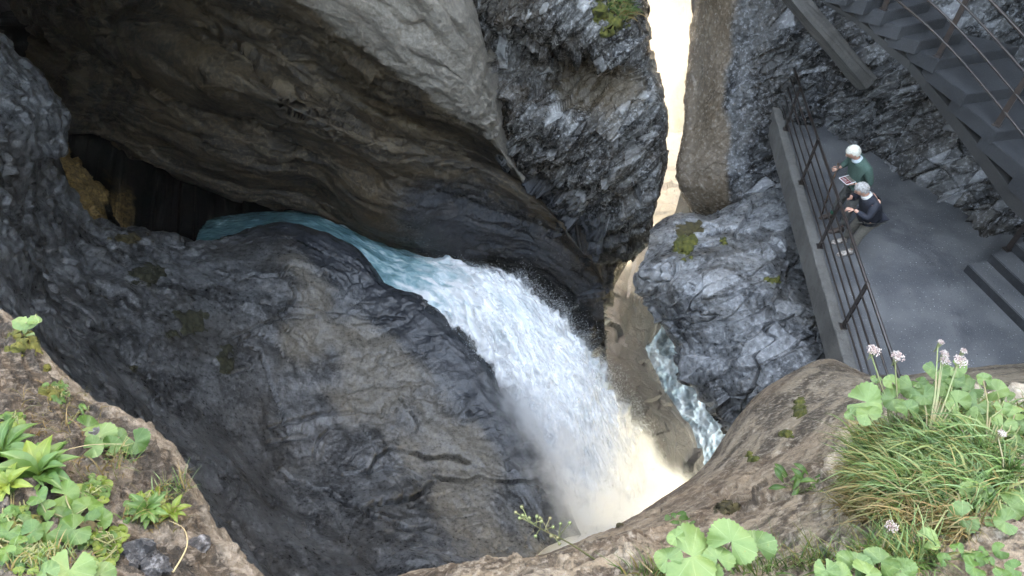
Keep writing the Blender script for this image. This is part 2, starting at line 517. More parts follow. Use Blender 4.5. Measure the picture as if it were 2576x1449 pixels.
M['tread'] = concrete_mat('tread_concrete', (0.011, 0.0115, 0.0125), (0.021, 0.0215, 0.023), (0.06, 0.061, 0.065))
M['beam'] = concrete_mat('beam_concrete', (0.05, 0.045, 0.04), (0.09, 0.083, 0.074), (0.16, 0.15, 0.14))
M['iron'] = simple_mat('painted_iron', (0.03, 0.024, 0.022), 0.36, (0.05, 0.036, 0.03), 14, 0.3, 0.15)
# ------------------------------------------------------------------ the rock masses
SURF = {}
B_SCH = basis((-0.64, 0.57, 0.515), (0.77, 0.48, 0.43))          # dip of the schistose block
B_WALL = basis((-0.42, 0.68, 0.61), (0.91, 0.31, 0.28))
def wpath():
    return Pnp([(700, 560, 20), (830, 585, 20), (960, 650, 19.8), (1080, 710, 19.4), (1200, 790, 18.8), (1290, 870, 18.4), (1370, 960, 18.1), (1440, 1060, 17.8), (1500, 1160, 17.7), (1560, 1270, 17.7), (1590, 1380, 17.7)])
WP = crom(wpath(), 60)
def dist_fall(p):
    d = np.full(len(p), 1e9)
    for q in WP:
        d = np.minimum(d, ((p - q) ** 2).sum(1))
    return np.sqrt(d)
def saw(L):
    f = L - np.floor(L)
    return f * (1 - smoothstep(0.86, 1.0, f))
def cracks(p, scale, width, seed=0.0):
    q = p * scale + seed
    w = fbm(q * 1.7 + 3.1, 3) * 0.5
    n = perlin(q + w[:, None])
    return 1 - smoothstep(0, width, np.abs(n))
def pits(p, scale, size, seed=0):
    d, h, f1, f2 = cells(p * scale, seed)
    on = _rnd[h, 3] > 0.55
    return np.where(on, 1 - smoothstep(size * 0.4, size, f1), 0)

def c7(*pts): return [(483 + 0.611 * x, 483 + 0.611 * y) for x, y in pts]
def c8(*pts): return [(805 + 0.531 * x, 1127 + 0.531 * y) for x, y in pts]
BOWL_FINE = [c7((180,350),(250,320),(330,340),(400,345)), c7((290,450),(400,460),(500,470),(620,490),(740,510),(870,520)), c7((180,590),(300,530),(430,500),(500,510)),
             c7((320,960),(500,920),(650,905),(760,900)), c7((320,1020),(480,1000)), c7((620,1160),(720,1140),(870,1150),(940,1190)), c7((100,700),(170,740),(260,720)),
             c7((500,1080),(520,1020),(560,980)), c7((640,820),(800,800),(960,790)), c7((-250,900),(-180,1000),(-60,1080),(60,1130)), c7((-150,1180),(0,1260),(150,1360),(260,1470))]
BOWL_DEEP = [c7((370,1140),(430,1190),(500,1215),(560,1225),(620,1270),(700,1300),(820,1290),(900,1270),(1000,1210)), c7((720,1150),(760,1090),(830,1060),(900,1080),(1000,1085),(1150,1105)),
             c7((1000,1180),(1100,1190),(1250,1185),(1400,1200),(1450,1240)), c7((700,1300),(760,1350),(860,1380),(1000,1390))]
OVER_DEEP = [[(455,-20),(520,50),(600,125),(690,200),(770,262),(850,305)], [(850,305),(930,330),(1010,360)], [(640,330),(720,380),(790,400)]]
LEDGE_DEEP = [c8((760,520),(1000,480),(1100,450),(1250,400),(1400,370),(1600,290)), c8((700,600),(1050,540),(1200,510),(1400,450),(1560,400),(1700,330),(1850,270),(2000,150)), c8((1850,215),(1980,165),(2100,60),(2250,-30)),
              c8((1900,330),(2150,260),(2350,200)), c8((1500,580),(1800,480),(2050,470),(2300,430))]
def d_bowl(p, n, fu=None, fv=None):
    Q = p @ basis((0.2, -0.5, 0.85), (0.9, 0.3, 0.1))
    h = 0.30 * fbm(p * 0.33, 4) + 0.07 * fbm(p * 1.5, 4)
    fl = np.stack([fu * 0.3 + 0.4 * fbm(p * 0.4, 2), fv * 1.5 + 0.4 * fbm(p * 0.5 + 9, 3), 0 * fu], 1)
    h += 0.13 * fbm(fl, 4) + 0.03 * fbm(fl * 4, 3)
    ck = cracks(np.stack([fu * 0.22, fv * 1.3, 0 * fu], 1) + 0.25 * fbm(p * 0.9, 3)[:, None], 0.9, 0.02, 4.0)
    gate = smoothstep(0.0, 0.35, fbm(p * 0.4 + 7.7, 2))
    h -= 0.22 * ck * gate
    ck2 = cracks(Q * np.array([0.5, 1.2, 2.0]), 1.6, 0.05, 11.0)
    h -= 0.10 * ck2 * smoothstep(0.05, 0.4, fbm(p * 0.5 + 1.7, 2))
    rough = smoothstep(-0.1, 0.35, fbm(p * 0.28 + 2.2, 3))
    fa, e = facets(Q * np.array([0.8, 1.5, 2.2]), 3, 0.8)
    h += 0.04 * fa * rough
    fa, e = facets(Q * np.array([2.2, 3.5, 4.5]), 9, 0.8)
    h += 0.03 * fa * rough
    TONE['v'] = 0.5 + (LAST['cell'] - 0.5) * rough
    h -= carve(p, BOWL_FINE, 5.0, 0.13, 7.0) + carve(p, BOWL_DEEP, 6.0, 0.30, 12.0)
    # the pillar at the left is much rougher and pitted
    left = smoothstep(-6.2, -8.2, p[:, 0]) * smoothstep(-7.5, -4.5, p[:, 2])
    f1_, e = facets(p * 1.1, 91, 0.9)
    f2_, e = facets(p * 3.0, 93, 0.9)
    h += left * (0.11 * f1_ + 0.05 * f2_)
    h += left * (0.22 * fbm(p * 1.1 + 5, 4) - 0.10 * ridged(p * 2.4, 3) + 0.06)
    h -= 0.05 * pits(p, 1.9, 0.42, 5) * (0.4 + 0.6 * left)
    h += 0.012 * fbm(p * 7, 3)
    return h
def d_over(p, n, fu=None, fv=None):
    Q = p @ basis((0.2, -0.3, 0.9), (0.85, -0.35, -0.5))
    h = 0.35 * fbm(p * 0.3 + 3, 4)
    fl = np.stack([fu * 0.35 + 0.4 * fbm(p * 0.4, 2), fv * 1.6 + 0.5 * fbm(p * 0.5 + 9, 3), 0 * fu], 1)
    h += 0.20 * fbm(fl, 4) - 0.12 * smoothstep(0.86, 0.97, ridged(fl * 0.8 + 3, 2))
    rough = smoothstep(-0.05, 0.3, fbm(Q * np.array([0.12, 0.5, 0.5]) + 1.4, 3))
    fa, e = facets(Q * np.array([0.7, 1.5, 1.9]), 13, 0.9)
    h += 0.15 * fa * (0.08 + rough)
    fa, e = facets(Q * np.array([2.0, 3.6, 4.6]), 17, 0.9)
    h += 0.06 * fa * (0.05 + rough)
    TONE['v'] = 0.5 + (LAST['cell'] - 0.5) * np.clip(0.15 + rough, 0, 1)
    h -= 0.25 * cracks(Q * np.array([0.16, 0.7, 0.7]), 0.8, 0.022, 2.0) * smoothstep(-0.1, 0.2, fbm(p * 0.3 + 6, 2))
    h -= carve(p, OVER_DEEP, 11.0, 0.45, 6.0)
    h += 0.03 * fbm(p * 2.5, 4) + 0.015 * fbm(p * 7, 3)
    return h
def d_schist(p, n, fu=None, fv=None, k=1.5):
    Q = p @ B_SCH
    k = k * (1 - 0.8 * smoothstep(4.7, 5.8, fu))
    w = fbm(p * 0.5 + 2, 3)
    h = 0.30 * fbm(p * 0.5, 3)
    L = Q[:, 2] / 0.42 + 1.1 * w
    fr = saw(L)
    h += k * 0.16 * fr * (0.5 + 0.6 * perlin(np.stack([Q[:, 0] * 0.6, Q[:, 1] * 0.6, np.floor(L) * 3.7], 1)))
    L = Q[:, 2] / 0.13 + 1.6 * fbm(p * 1.1 + 5, 3)
    fr = saw(L)
    h += k * 0.05 * fr * (0.5 + 0.7 * perlin(np.stack([Q[:, 0] * 1.7, Q[:, 1] * 1.7, np.floor(L) * 2.3], 1)))
    fa, e = facets(Q * np.array([0.8, 1.1, 2.2]), 21, 1.0)
    h += k * 0.20 * fa
    t1 = LAST['cell']
    fa, e = facets(Q * np.array([2.2, 3.0, 6.5]), 25, 1.0)
    h += k * 0.065 * fa
    TONE['v'] = 0.6 * LAST['cell'] + 0.4 * t1
    h -= 0.04 * k * (1 - smoothstep(0.0, 0.06, e))
    h += 0.015 * fbm(p * 8, 2)
    return h
def d_cave(p, n, fu=None, fv=None):
    fa, e = facets(p * 1.3, 71, 0.9)
    fb, e = facets(p * 4.0, 75, 0.9)
    return 0.3 * fbm(p * 0.5, 3) + 0.14 * fa + 0.05 * fb + 0.03 * fbm(p * 4, 3)
def d_wall(p, n, fu=None, fv=None):
    Q = p @ B_WALL
    smooth_part = smoothstep(5.7, 5.1, p[:, 0] + 0.2 * fbm(p * 0.7, 2))             # the water-worn face beside the slot
    k = 1 - 0.85 * smooth_part
    h = 0.28 * fbm(p * 0.45 + 8, 3)
    L = Q[:, 2] / 0.55 + 0.9 * fbm(p * 0.45 + 2, 3)
    fr = saw(L)
    h += k * 0.26 * fr * (0.6 + 0.6 * perlin(np.stack([Q[:, 0] * 0.4, Q[:, 1] * 0.4, np.floor(L) * 3.7], 1)))
    fa, e = facets(Q * np.array([0.6, 0.9, 1.6]), 31, 1.0)
    h += k * 0.26 * fa
    t1 = LAST['cell']
    fa, e = facets(Q * np.array([1.7, 2.4, 4.2]), 35, 1.0)
    h += k * 0.11 * fa - k * 0.05 * (1 - smoothstep(0.0, 0.07, e))
    TONE['v'] = 0.5 + (0.6 * LAST['cell'] + 0.4 * t1 - 0.5) * k
    fa, e = facets(Q * np.array([4.5, 6, 9.0]), 37, 1.0)
    h += k * 0.03 * fa
    h += 0.05 * fbm(p * np.array([3, 3, 0.9]), 3)
    return h
def d_boulder(p, n, fu=None, fv=None):
    Q = p @ B_WALL
    h = 0.25 * fbm(p * 0.55 + 1, 3)
    fa, e = facets(Q * np.array([0.6, 0.8, 1.1]), 41, 1.0)
    h += 0.20 * fa
    fa, e = facets(Q * np.array([1.1, 2.0, 3.2]), 45, 0.9)
    h += 0.05 * fa
    TONE['v'] = LAST['cell']
    L = Q[:, 2] / 0.3 + 1.2 * fbm(p * 0.7 + 2, 3)
    h += 0.12 * saw(L) * (0.4 + perlin(p * 0.8 + 5))
    h -= 0.13 * cracks(Q * np.array([0.5, 0.8, 1.2]), 0.9, 0.035, 6.0)
    h += 0.05 * fbm(p * 2.2, 4) + 0.018 * fbm(p * 8, 3)
    return h
def d_ledge(p, n, fu=None, fv=None):
    Q = p @ basis((-0.25, -0.55, 0.8), (0.75, 0.55, -0.1))
    near = smoothstep(2.4, 5.0, p[:, 2]) * smoothstep(0.9, 1.8, fv)                     # strata edges break out near the camera
    h = 0.10 * fbm(p * 0.6 + 1, 3)
    L = -fv * 2.6 + 1.6 * fbm(np.stack([fu * 0.35, fv * 0.8, 0 * fu], 1) + 2, 4) + 0.5 * fbm(p * 1.5, 3)
    fr = saw(L)
    am = smoothstep(0.0, 0.4, fbm(p * 0.9 + 4, 3) + 0.12)
    h += near * 0.15 * fr * (0.2 + am)
    L = -fv * 8.0 + 2.2 * fbm(np.stack([fu * 0.6, fv * 1.2, 0 * fu], 1) + 6, 4) + 1.2 * fbm(p * 3, 3)
    fr = saw(L)
    h += near * 0.05 * fr * (0.2 + am)
    fa, e = facets(Q * np.array([1.6, 5.0, 5.0]), 51, 1.0)
    h += (0.01 + 0.05 * near * am) * fa
    TONE['v'] = 0.5 + (LAST['cell'] - 0.5) * near * np.clip(am + .2, 0, 1)
    h -= carve(p, LEDGE_DEEP, 9.0, 0.07, 6.0)
    fa, e = facets(Q * np.array([5, 14.0, 14.0]), 53, 1.0)
    h += 0.014 * near * am * fa
    h += 0.012 * fbm(p * 6, 3) + 0.012 * fbm(Q * np.array([6, 12, 12]), 3)
    return h
def d_bank(p, n, fu=None, fv=None):
    Q = p @ basis((0.5, -0.5, 0.7), (0.62, -0.55, -0.55))
    h = 0.08 * fbm(p * 0.9 + 1, 3)
    L = -fv * 2.2 + 1.6 * fbm(np.stack([fu * 0.4, fv * 0.9, 0 * fu], 1) + 2, 4) + 0.6 * fbm(p * 2, 3)
    fr = saw(L)
    am = smoothstep(-0.1, 0.3, fbm(p * 1.1 + 4, 3))
    ed = smoothstep(1.0, 1.9, fv)
    h += 0.085 * fr * (0.25 + am) * (0.15 + 0.85 * ed)
    fa, e = facets(Q * np.array([2.5, 6.0, 6.0]), 61, 1.0)
    h += 0.05 * fa * am * ed
    TONE['v'] = LAST['cell']
    fa, e = facets(Q * np.array([8, 16.0, 16.0]), 63, 1.0)
    h += 0.018 * fa
    h += 0.03 * fbm(p * 5, 4)
    return h
def d_lower(p, n, fu=None, fv=None):
    fa, e = facets(p * 0.5, 71, 0.8)
    f2, e = facets(p * 1.5, 73, 0.8)
    return 0.35 * fbm(p * 0.3, 4) + 0.2 * fa + 0.07 * f2 + 0.05 * fbm(p * 2, 3)

# ---- bowl: the water-worn dome between the camera and the stream, with the rough pillar at the left
r1 = [(-120,40,11.5),(0,105,12),(90,190,12.3),(143,290,12.8),(140,420,13.5),(190,520,14.5),(290,572,16),(430,592,17.2),(560,594,18),(700,570,18.6),(800,592,18.8),(900,640,18.8),(980,712,18.6),(1080,750,18.4),(1170,840,18),(1260,955,17.6),(1330,1060,17.2),(1385,1170,16.8),(1425,1265,16.4),(1460,1345,16)]
r0 = [(u - 25, v + 45, d + 2.6) for u, v, d in r1]
r2 = [(-120,120,11),(-20,180,11.3),(50,260,11.7),(85,350,12.2),(95,460,13),(160,560,13.8),(280,625,14.9),(420,650,16),(560,650,16.9),(700,640,17.5),(790,665,17.8),(860,715,17.9),(910,780,17.8),(980,850,17.6),(1050,930,17.2),(1120,1020,16.9),(1200,1110,16.5),(1270,1200,16),(1330,1290,15.6),(1385,1370,15.2)]
r3 = [(-120,250,10.4),(-60,330,10.6),(0,420,11),(30,510,11.4),(70,600,11.9),(150,680,12.7),(270,740,13.6),(400,780,14.6),(520,800,15.4),(640,820,16),(720,860,16.4),(780,920,16.5),(830,990,16.4),(890,1060,16.2),(950,1120,15.9),(1020,1190,15.6),(1100,1260,15.2),(1170,1320,14.8),(1240,1380,14.4),(1300,1440,14)]
r4 = [(-120,420,9.6),(-80,500,9.7),(-30,580,9.9),(20,660,10.2),(90,740,10.8),(180,820,11.6),(280,890,12.4),(380,950,13.2),(470,1000,13.8),(550,1050,14.2),(620,1100,14.5),(680,1150,14.6),(740,1200,14.6),(800,1250,14.4),(860,1300,14.1),(920,1340,13.8),(980,1390,13.5),(1040,1430,13.1),(1100,1480,12.7),(1150,1530,12.3)]
r5 = [(-120,600,8.6),(-80,680,8.6),(-20,760,8.8),(50,840,9.1),(130,910,9.6),(220,990,10.2),(310,1060,10.8),(390,1120,11.3),(470,1180,11.7),(540,1230,12),(600,1280,12.2),(660,1330,12.3),(710,1370,12.3),(760,1410,12.2),(810,1450,12),(860,1490,11.7),(910,1530,11.4),(960,1570,11),(1010,1610,10.6),(1050,1650,10.2)]
r6 = [(u - 60, v + 150, d * 0.82) for u, v, d in r5]
r7 = [(u - 60, v + 150, d * 0.80) for u, v, d in r6]
def wet_bowl(q, n, fu, fv):
    d = dist_fall(q)
    nz = fbm(q * 0.5 + 3, 3)
    return {'wet': np.clip(smoothstep(3.2, 1.2, d) + 0.25 * fbm(q * 0.8, 3), 0, 1) * (d < 4.2),
            'tan': np.clip(smoothstep(1.5, 3.0, d) * smoothstep(6.5, 3.0, d) * smoothstep(7, 11, fu) * (0.65 + 1.1 * nz), 0, 1)}
SURF['bowl'] = tag(rock('rock_bowl', [r0, r1, r2, r3, r4, r5, r6, r7], 760, 400, d_bowl, M['bowl'], (-2, 1.5, -5), wet_bowl),
    'smooth grey water-worn rock dome below the stream', 'rock', kind='structure')

# ---- overhang above the stream
o1 = [(-150,250,22),(100,318,19.8),(240,335,19.5),(340,395,19.4),(450,452,19.4),(560,498,19.5),(680,518,19.8),(800,535,20.4),(880,605,21),(1000,700,21.4),(1130,790,21.4),(1270,880,21.2),(1400,960,20.8),(1530,1010,20.4)]
o0 = [(u, v - 70, d + 4.5) if u < 820 else (u, v + 60, d + 1.5) for u, v, d in o1]
o2 = [(-150,180,21.8),(100,285,19.6),(270,325,19),(400,385,18.7),(540,440,18.5),(670,470,18.6),(785,480,18.9),(870,548,19.6),(985,620,20.3),(1110,668,20.6),(1230,700,20.6),(1330,740,20.4),(1420,800,20.2),(1525,900,20.1)]
o3 = [(-150,100,22),(60,200,20.5),(230,260,18.6),(400,330,17.8),(550,385,17.4),(690,415,17.3),(800,430,17.4),(880,505,17.8),(1000,555,18.3),(1110,580,18.9),(1230,605,19.4),(1330,645,19.5),(1420,700,19.5),(1520,790,19.6)]
o4 = [(-150, 0, 22), (30, 90, 21), (220, 170, 18.9), (400, 240, 17.5), (560, 300, 16.8), (700, 345, 16.6), (810, 385, 16.6), (900, 420, 17.0), (1010, 455, 17.6), (1120, 485, 18.1), (1230, 515, 18.5), (1330, 560, 18.8), (1420, 620, 19.1), (1510, 720, 19.3)]
o5 = [(-150, -100, 21.5), (50, -10, 20), (250, 70, 17.25), (430, 130, 15.55), (590, 200, 14.65), (720, 265, 14.55), (830, 315, 14.85), (920, 350, 15.65), (1020, 375, 16.35), (1120, 400, 16.85), (1220, 430, 17.25), (1310, 480, 17.65), (1390, 540, 18.05), (1470, 640, 18.45)]
o6 = [(-150, -220, 20.5), (80, -120, 18.8), (300, -40, 17.3), (490, 30, 16.2), (650, 110, 15.9), (780, 185, 16.1), (880, 245, 16.6), (970, 290, 17.2), (1060, 325, 17.7), (1150, 360, 18.1), (1230, 400, 18.5), (1300, 450, 18.8), (1360, 510, 19.1), (1430, 590, 19.5)]
o7 = [(-150, -350, 19), (100, -260, 17.2), (360, -170, 15.0), (560, -80, 14.0), (740, 10, 13.5), (880, 90, 13.7), (970, 150, 14.1), (1040, 200, 14.7), (1110, 250, 15.3), (1170, 300, 15.9), (1230, 350, 16.5), (1280, 410, 17.3), (1330, 470, 18.0), (1380, 550, 18.6)]
o8 = [(-150,-500,17),(150,-420,15.5),(450,-320,13.6),(680,-210,12.8),(860,-110,12.6),(990,-20,12.8),(1070,60,13.3),(1120,120,13.9),(1170,180,14.5),(1210,240,15.2),(1245,300,16.1),(1275,370,17.2),(1310,440,18.2),(1350,530,19)]
o9 = [(-150,-700,15),(250,-620,13.5),(560,-500,12),(780,-370,11.6),(950,-250,11.8),(1060,-140,12.4),(1130,-30,13.2),(1180,50,14.2),(1215,120,15),(1245,190,15.9),(1270,260,17),(1290,340,18.2),(1320,420,19.2),(1350,520,20)]
o10 = [(u + 40, v - 40, d + 3.5) for u, v, d in o9]
def wet_over(q, n, fu, fv):
    d = dist_fall(q)
    return {'wet': np.clip(smoothstep(4.4, 2.0, d), 0, 1) * smoothstep(-4.5, -1.5, q[:, 0]),
            'tan': smoothstep(6.7, 7.1, fv) * smoothstep(9.6, 9.0, fv) * smoothstep(3.0, 5.0, fu)}
SURF['over'] = tag(rock('rock_overhang', [o0, o1, o2, o3, o4, o5, o6, o7, o8, o9, o10], 640, 420, d_over, M['over'], (-1, 4, 4), wet_over),
    'brown overhanging rock wall above the stream', 'rock', kind='structure')

# ---- cave behind: dark hollow, lamplight on its left rib painted as ochre
c0 = [(-300,-100,24),(0,0,26),(200,150,27),(400,300,27),(600,420,27),(800,480,26),(950,520,24)]
c1 = [(-300,150,20),(0,200,20),(150,320,20.4),(260,420,22.5),(420,500,26),(650,520,26),(950,560,24)]
c2 = [(-300,300,17),(0,380,17.2),(130,420,18.2),(260,480,20.0),(330,530,23.5),(600,560,25),(950,590,23.5)]
c3 = [(-300,450,15.8),(20,500,16),(160,520,17),(280,560,18.6),(340,600,22),(600,610,23),(950,640,23)]
c4 = [(-300,700,16),(20,700,17),(200,700,18.5),(320,690,20),(420,690,21),(600,690,22),(950,720,22.5)]
M['cave'] = rock_mat('cave_rock', (0.002, 0.002, 0.0015), (0.005, 0.004, 0.003), (0.012, 0.01, 0.008), stain=(0.004, 0.003, 0.002), stain_amt=0.4, rough=0.5, bump=0.5, tan=(0.66, 0.43, 0.18), tan2=(0.16, 0.10, 0.045), spec=0.1)  # near-black base carries the cave shade, ochre tan the lamplight
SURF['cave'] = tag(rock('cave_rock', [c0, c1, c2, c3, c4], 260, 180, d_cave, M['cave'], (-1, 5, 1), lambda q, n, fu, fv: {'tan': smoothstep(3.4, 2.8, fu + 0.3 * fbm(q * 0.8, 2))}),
    'cave rock behind the stream with lamplight painted on it in ochre', 'rock', kind='structure')

# ---- rough central block left of the slot
s0 = [(1000, -350, 13.5), (1120, -350, 13.2), (1260, -350, 13), (1400, -350, 13), (1520, -350, 13.4), (1582, -350, 14.2), (1609, -350, 15.4), (1610, -350, 18)]
s1 = [(1080, -100, 15.5), (1150, -100, 14.8), (1280, -100, 14.2), (1420, -100, 14), (1540, -100, 14.3), (1592, -100, 14.9), (1616, -100, 15.8), (1610, -100, 19)]
s2 = [(1130, 50, 16.3), (1200, 50, 15.6), (1300, 60, 15), (1420, 70, 14.6), (1520, 80, 14.7), (1582, 80, 15.2), (1620, 80, 16), (1610, 80, 19)]
s3 = [(1180, 160, 16.8), (1250, 170, 16.6), (1340, 180, 17.0), (1450, 180, 17.1), (1560, 180, 16.1), (1612, 175, 15.8), (1646, 175, 16.5), (1630, 175, 19)]
s4 = [(1230, 280, 17.2), (1290, 290, 16.6), (1370, 300, 16.1), (1470, 300, 15.7), (1570, 300, 15.6), (1642, 300, 15.9), (1674, 300, 16.6), (1660, 300, 19)]
s5 = [(1260, 380, 17.8), (1320, 390, 17.2), (1400, 400, 16.7), (1490, 400, 16.2), (1580, 400, 16), (1642, 400, 16.2), (1672, 400, 16.9), (1660, 400, 19.5)]
s6 = [(1310, 470, 18.6), (1370, 480, 18), (1440, 490, 17.4), (1510, 490, 17), (1580, 490, 16.8), (1632, 490, 17), (1654, 490, 17.6), (1640, 490, 20)]
s7 = [(1370,570,19.4),(1430,580,18.8),(1480,590,18.3),(1530,590,18.1),(1580,590,18),(1608,595,18.2),(1630,600,18.8),(1600,600,20.8)]
s8 = [(1440,680,20),(1475,680,19.6),(1500,672,19.4),(1520,662,19.6),(1545,652,19.9),(1575,640,20.2),(1605,625,20.6),(1590,630,21.5)]
s9 = [(1450,790,20.2),(1480,790,19.8),(1495,790,19.8),(1508,780,20),(1520,765,20.4),(1527,750,20.9),(1528,740,21.4),(1510,740,22)]
s10 = [(1440,900,20),(1470,900,19.8),(1484,895,19.9),(1496,888,20.2),(1504,880,20.6),(1508,875,21.2),(1500,870,21.8),(1490,870,22.4)]
s11 = [(1440,1050,19.5),(1470,1040,19.4),(1484,1030,19.6),(1500,1020,20),(1510,1010,20.6),(1510,1000,21.2),(1500,1000,21.8),(1490,1000,22.4)]
def wet_sch(q, n, fu, fv):
    return {'wet': np.clip(smoothstep(5.2, 2.8, dist_fall(q)), 0, 1),
            'tan': np.exp(-(((fu - 3.6) / 1.5) ** 2 + ((fv - 3.2) / 0.9) ** 2))}
def tan_wall(q, n, fu, fv):
    return {'tan': smoothstep(3.6, 2.6, fu + 0.4 * fbm(q * 0.6, 3))}
def tan_bank(q, n, fu, fv):
    return {'tan': smoothstep(1.9, 1.3, fv + 0.5 * fbm(q * 1.5, 3))}
SURF['block'] = tag(rock('rock_block', [s0, s1, s2, s3, s4, s5, s6, s7, s8, s9, s10, s11], 420, 640, d_schist, M['schist'], (-2, 3.5, 1), wet_sch),
    'rough layered grey rock block left of the bright slot', 'rock', kind='structure')

# ---- wall right of the slot, behind the walkway and the stairs
w0 = [(1790,-500,19),(1750,-500,16),(1810,-500,13.6),(1890,-500,12.4),(1990,-500,11.4),(2120,-500,10.6),(2270,-500,9.8),(2450,-500,9.2),(2700,-500,8.4),(3000,-500,8)]
w1 = [(1760, -100, 19), (1747, -100, 16.4), (1776, -100, 15), (1850, -100, 14.1), (1950, -100, 13.4), (2080, -100, 12.9), (2230, -100, 12.6), (2420, -100, 12.2), (2640, -100, 11.8), (2900, -100, 11.2)]
w2 = [(1755, 100, 19.5), (1741, 100, 16.8), (1771, 110, 15.8), (1830, 120, 15.0), (1930, 130, 14.4), (2060, 140, 13.9), (2200, 170, 13.2), (2380, 200, 12.7), (2580, 230, 12.3), (2820, 260, 12)]
w3 = [(1750, 250, 19.5), (1726, 250, 17), (1756, 260, 16.2), (1815, 265, 15.4), (1910, 260, 14.9), (2040, 260, 14.4), (2180, 290, 13.8), (2340, 330, 13.0), (2520, 400, 12.5), (2780, 420, 12)]
w4 = [(1740, 380, 19.5), (1709, 380, 17), (1746, 390, 16.3), (1810, 390, 15.7), (1880, 380, 15.4), (1980, 370, 15.2), (2110, 350, 14.4), (2270, 420, 13.55), (2440, 535, 12.65), (2720, 640, 11.7)]
w5 = [(1750, 460, 19.5), (1711, 470, 17.2), (1756, 480, 16.5), (1820, 470, 15.9), (1880, 460, 15.6), (1970, 460, 15.6), (2100, 440, 15.2), (2270, 500, 14.4), (2440, 600, 13.5), (2720, 700, 12.6)]
w6 = [(1780,520,20),(1740,534,18),(1785,537,17.2),(1830,527,16.5),(1890,525,16.2),(1970,530,16.2),(2090,540,16),(2260,590,15.5),(2440,680,15),(2720,760,14)]
w7 = [(u, v + 60, d + 2.0) for u, v, d in w6]
SURF['wall'] = tag(rock('gorge_wall', [w0, w1, w2, w3, w4, w5, w6, w7], 720, 480, d_wall, M['wall'], (3, 3.5, 2), tan_wall),
    'craggy grey rock wall right of the bright slot and behind the stairs', 'rock', kind='structure')

# ---- boulder under the walkway
b0 = [(1640,600,14.5),(1700,560,15),(1780,535,15.3),(1860,515,15.3),(1950,490,15.2),(2060,470,15)]
bb = [(u + 30, v + 10, d + 2.5) for u, v, d in b0]
b1 = [(1608,690,13.9),(1670,640,13.5),(1750,610,13.6),(1840,580,13.8),(1930,560,14.1),(2060,540,14.4)]
b2 = [(1604,722,13.8),(1660,700,13.0),(1740,690,12.8),(1830,670,12.9),(1930,650,13.2),(2080,640,13.8)]
b3 = [(1640,775,13.8),(1690,770,13),(1770,770,12.5),(1860,760,12.3),(1960,750,12.5),(2110,740,13)]
b4 = [(1690,860,13.6),(1730,860,12.9),(1800,860,12.4),(1880,850,12.1),(1980,840,12.0),(2130,830,12.3)]
b5 = [(1705,930,13.4),(1750,945,12.8),(1810,950,12.3),(1890,930,11.9),(1990,920,11.7),(2150,900,11.8)]
b6 = [(1780,980,13.4),(1810,1015,12.8),(1855,1035,12.2),(1920,1010,11.8),(2010,990,11.6),(2160,970,11.5)]
b7 = [(u + 20, v + 70, d + 1.5) for u, v, d in b6]
SURF['boulder'] = tag(rock('boulder', [bb, b0, b1, b2, b3, b4, b5, b6, b7], 360, 420, d_boulder, M['boulder'], (1.5, 1.5, -2.5)),
    'big pale grey boulder wedged under the walkway kerb', 'boulder')

# ---- foreground ledge sweeping along the bottom right
f1 = [(700,1560,4.5),(900,1447,5.5),(1100,1402,5.7),(1250,1390,5.8),(1380,1372,6),(1500,1322,6.3),(1600,1272,6.7),(1690,1217,7.2),(1770,1147,7.8),(1830,1052,8.6),(1890,967,9.4),(1990,907,10),(2085,860,10.6),(2150,948,10.15),(2300,938,10.2),(2450,925,10.25),(2700,905,10.2)]
f0 = [(u + 10, v + 60, d + 2.5) if u < 2120 else (u, v, d + 1.2) for u, v, d in f1]
f2 = [(720,1640,4),(930,1500,4.7),(1120,1450,4.9),(1270,1430,5),(1400,1410,5.1),(1530,1370,5.3),(1640,1330,5.5),(1740,1280,5.8),(1830,1210,6.3),(1900,1130,6.9),(1970,1050,7.6),(2050,990,8.2),(2130,950,8.8),(2200,970,8.6),(2320,965,8.2),(2460,955,8),(2700,945,7.8)]
f3 = [(750,1750,3.4),(960,1570,3.9),(1150,1510,4),(1300,1490,4.1),(1430,1470,4.1),(1560,1430,4.2),(1680,1400,4.3),(1790,1350,4.5),(1890,1290,4.8),(1970,1220,5.2),(2040,1150,5.6),(2100,1080,6.2),(2160,1030,6.8),(2230,1030,6.4),(2330,1025,5.8),(2460,1020,5.4),(2700,1020,5)]
f4 = [(800,1850,2.9),(1000,1650,3.2),(1190,1580,3.3),(1340,1560,3.3),(1470,1540,3.3),(1610,1500,3.3),(1740,1470,3.3),(1860,1420,3.4),(1960,1360,3.5),(2030,1300,3.7),(2090,1230,3.9),(2140,1160,4.2),(2190,1100,4.6),(2260,1080,4.4),(2340,1075,4.1),(2460,1070,3.9),(2700,1070,3.7)]
f5 = [(850,2000,2.4),(1050,1780,2.6),(1240,1680,2.6),(1390,1650,2.6),(1530,1630,2.6),(1680,1590,2.6),(1810,1550,2.6),(1930,1500,2.6),(2030,1440,2.7),(2110,1380,2.8),(2160,1310,2.9),(2210,1240,3.1),(2260,1180,3.2),(2310,1160,3.2),(2380,1150,3.1),(2470,1150,3),(2700,1150,2.9)]
f6 = [(900,2150,2.1),(1100,1930,2.1),(1290,1800,2.1),(1450,1770,2.1),(1600,1740,2.1),(1750,1690,2.1),(1880,1650,2.15),(2010,1600,2.2),(2110,1540,2.25),(2190,1480,2.3),(2250,1400,2.4),(2300,1330,2.5),(2340,1270,2.6),(2380,1250,2.65),(2430,1250,2.6),(2500,1250,2.55),(2700,1250,2.5)]
f7 = [(u + 80, v + 170, d * 0.88) for u, v, d in f6]
f8 = [(u + 80, v + 190, d * 0.88) for u, v, d in f7]
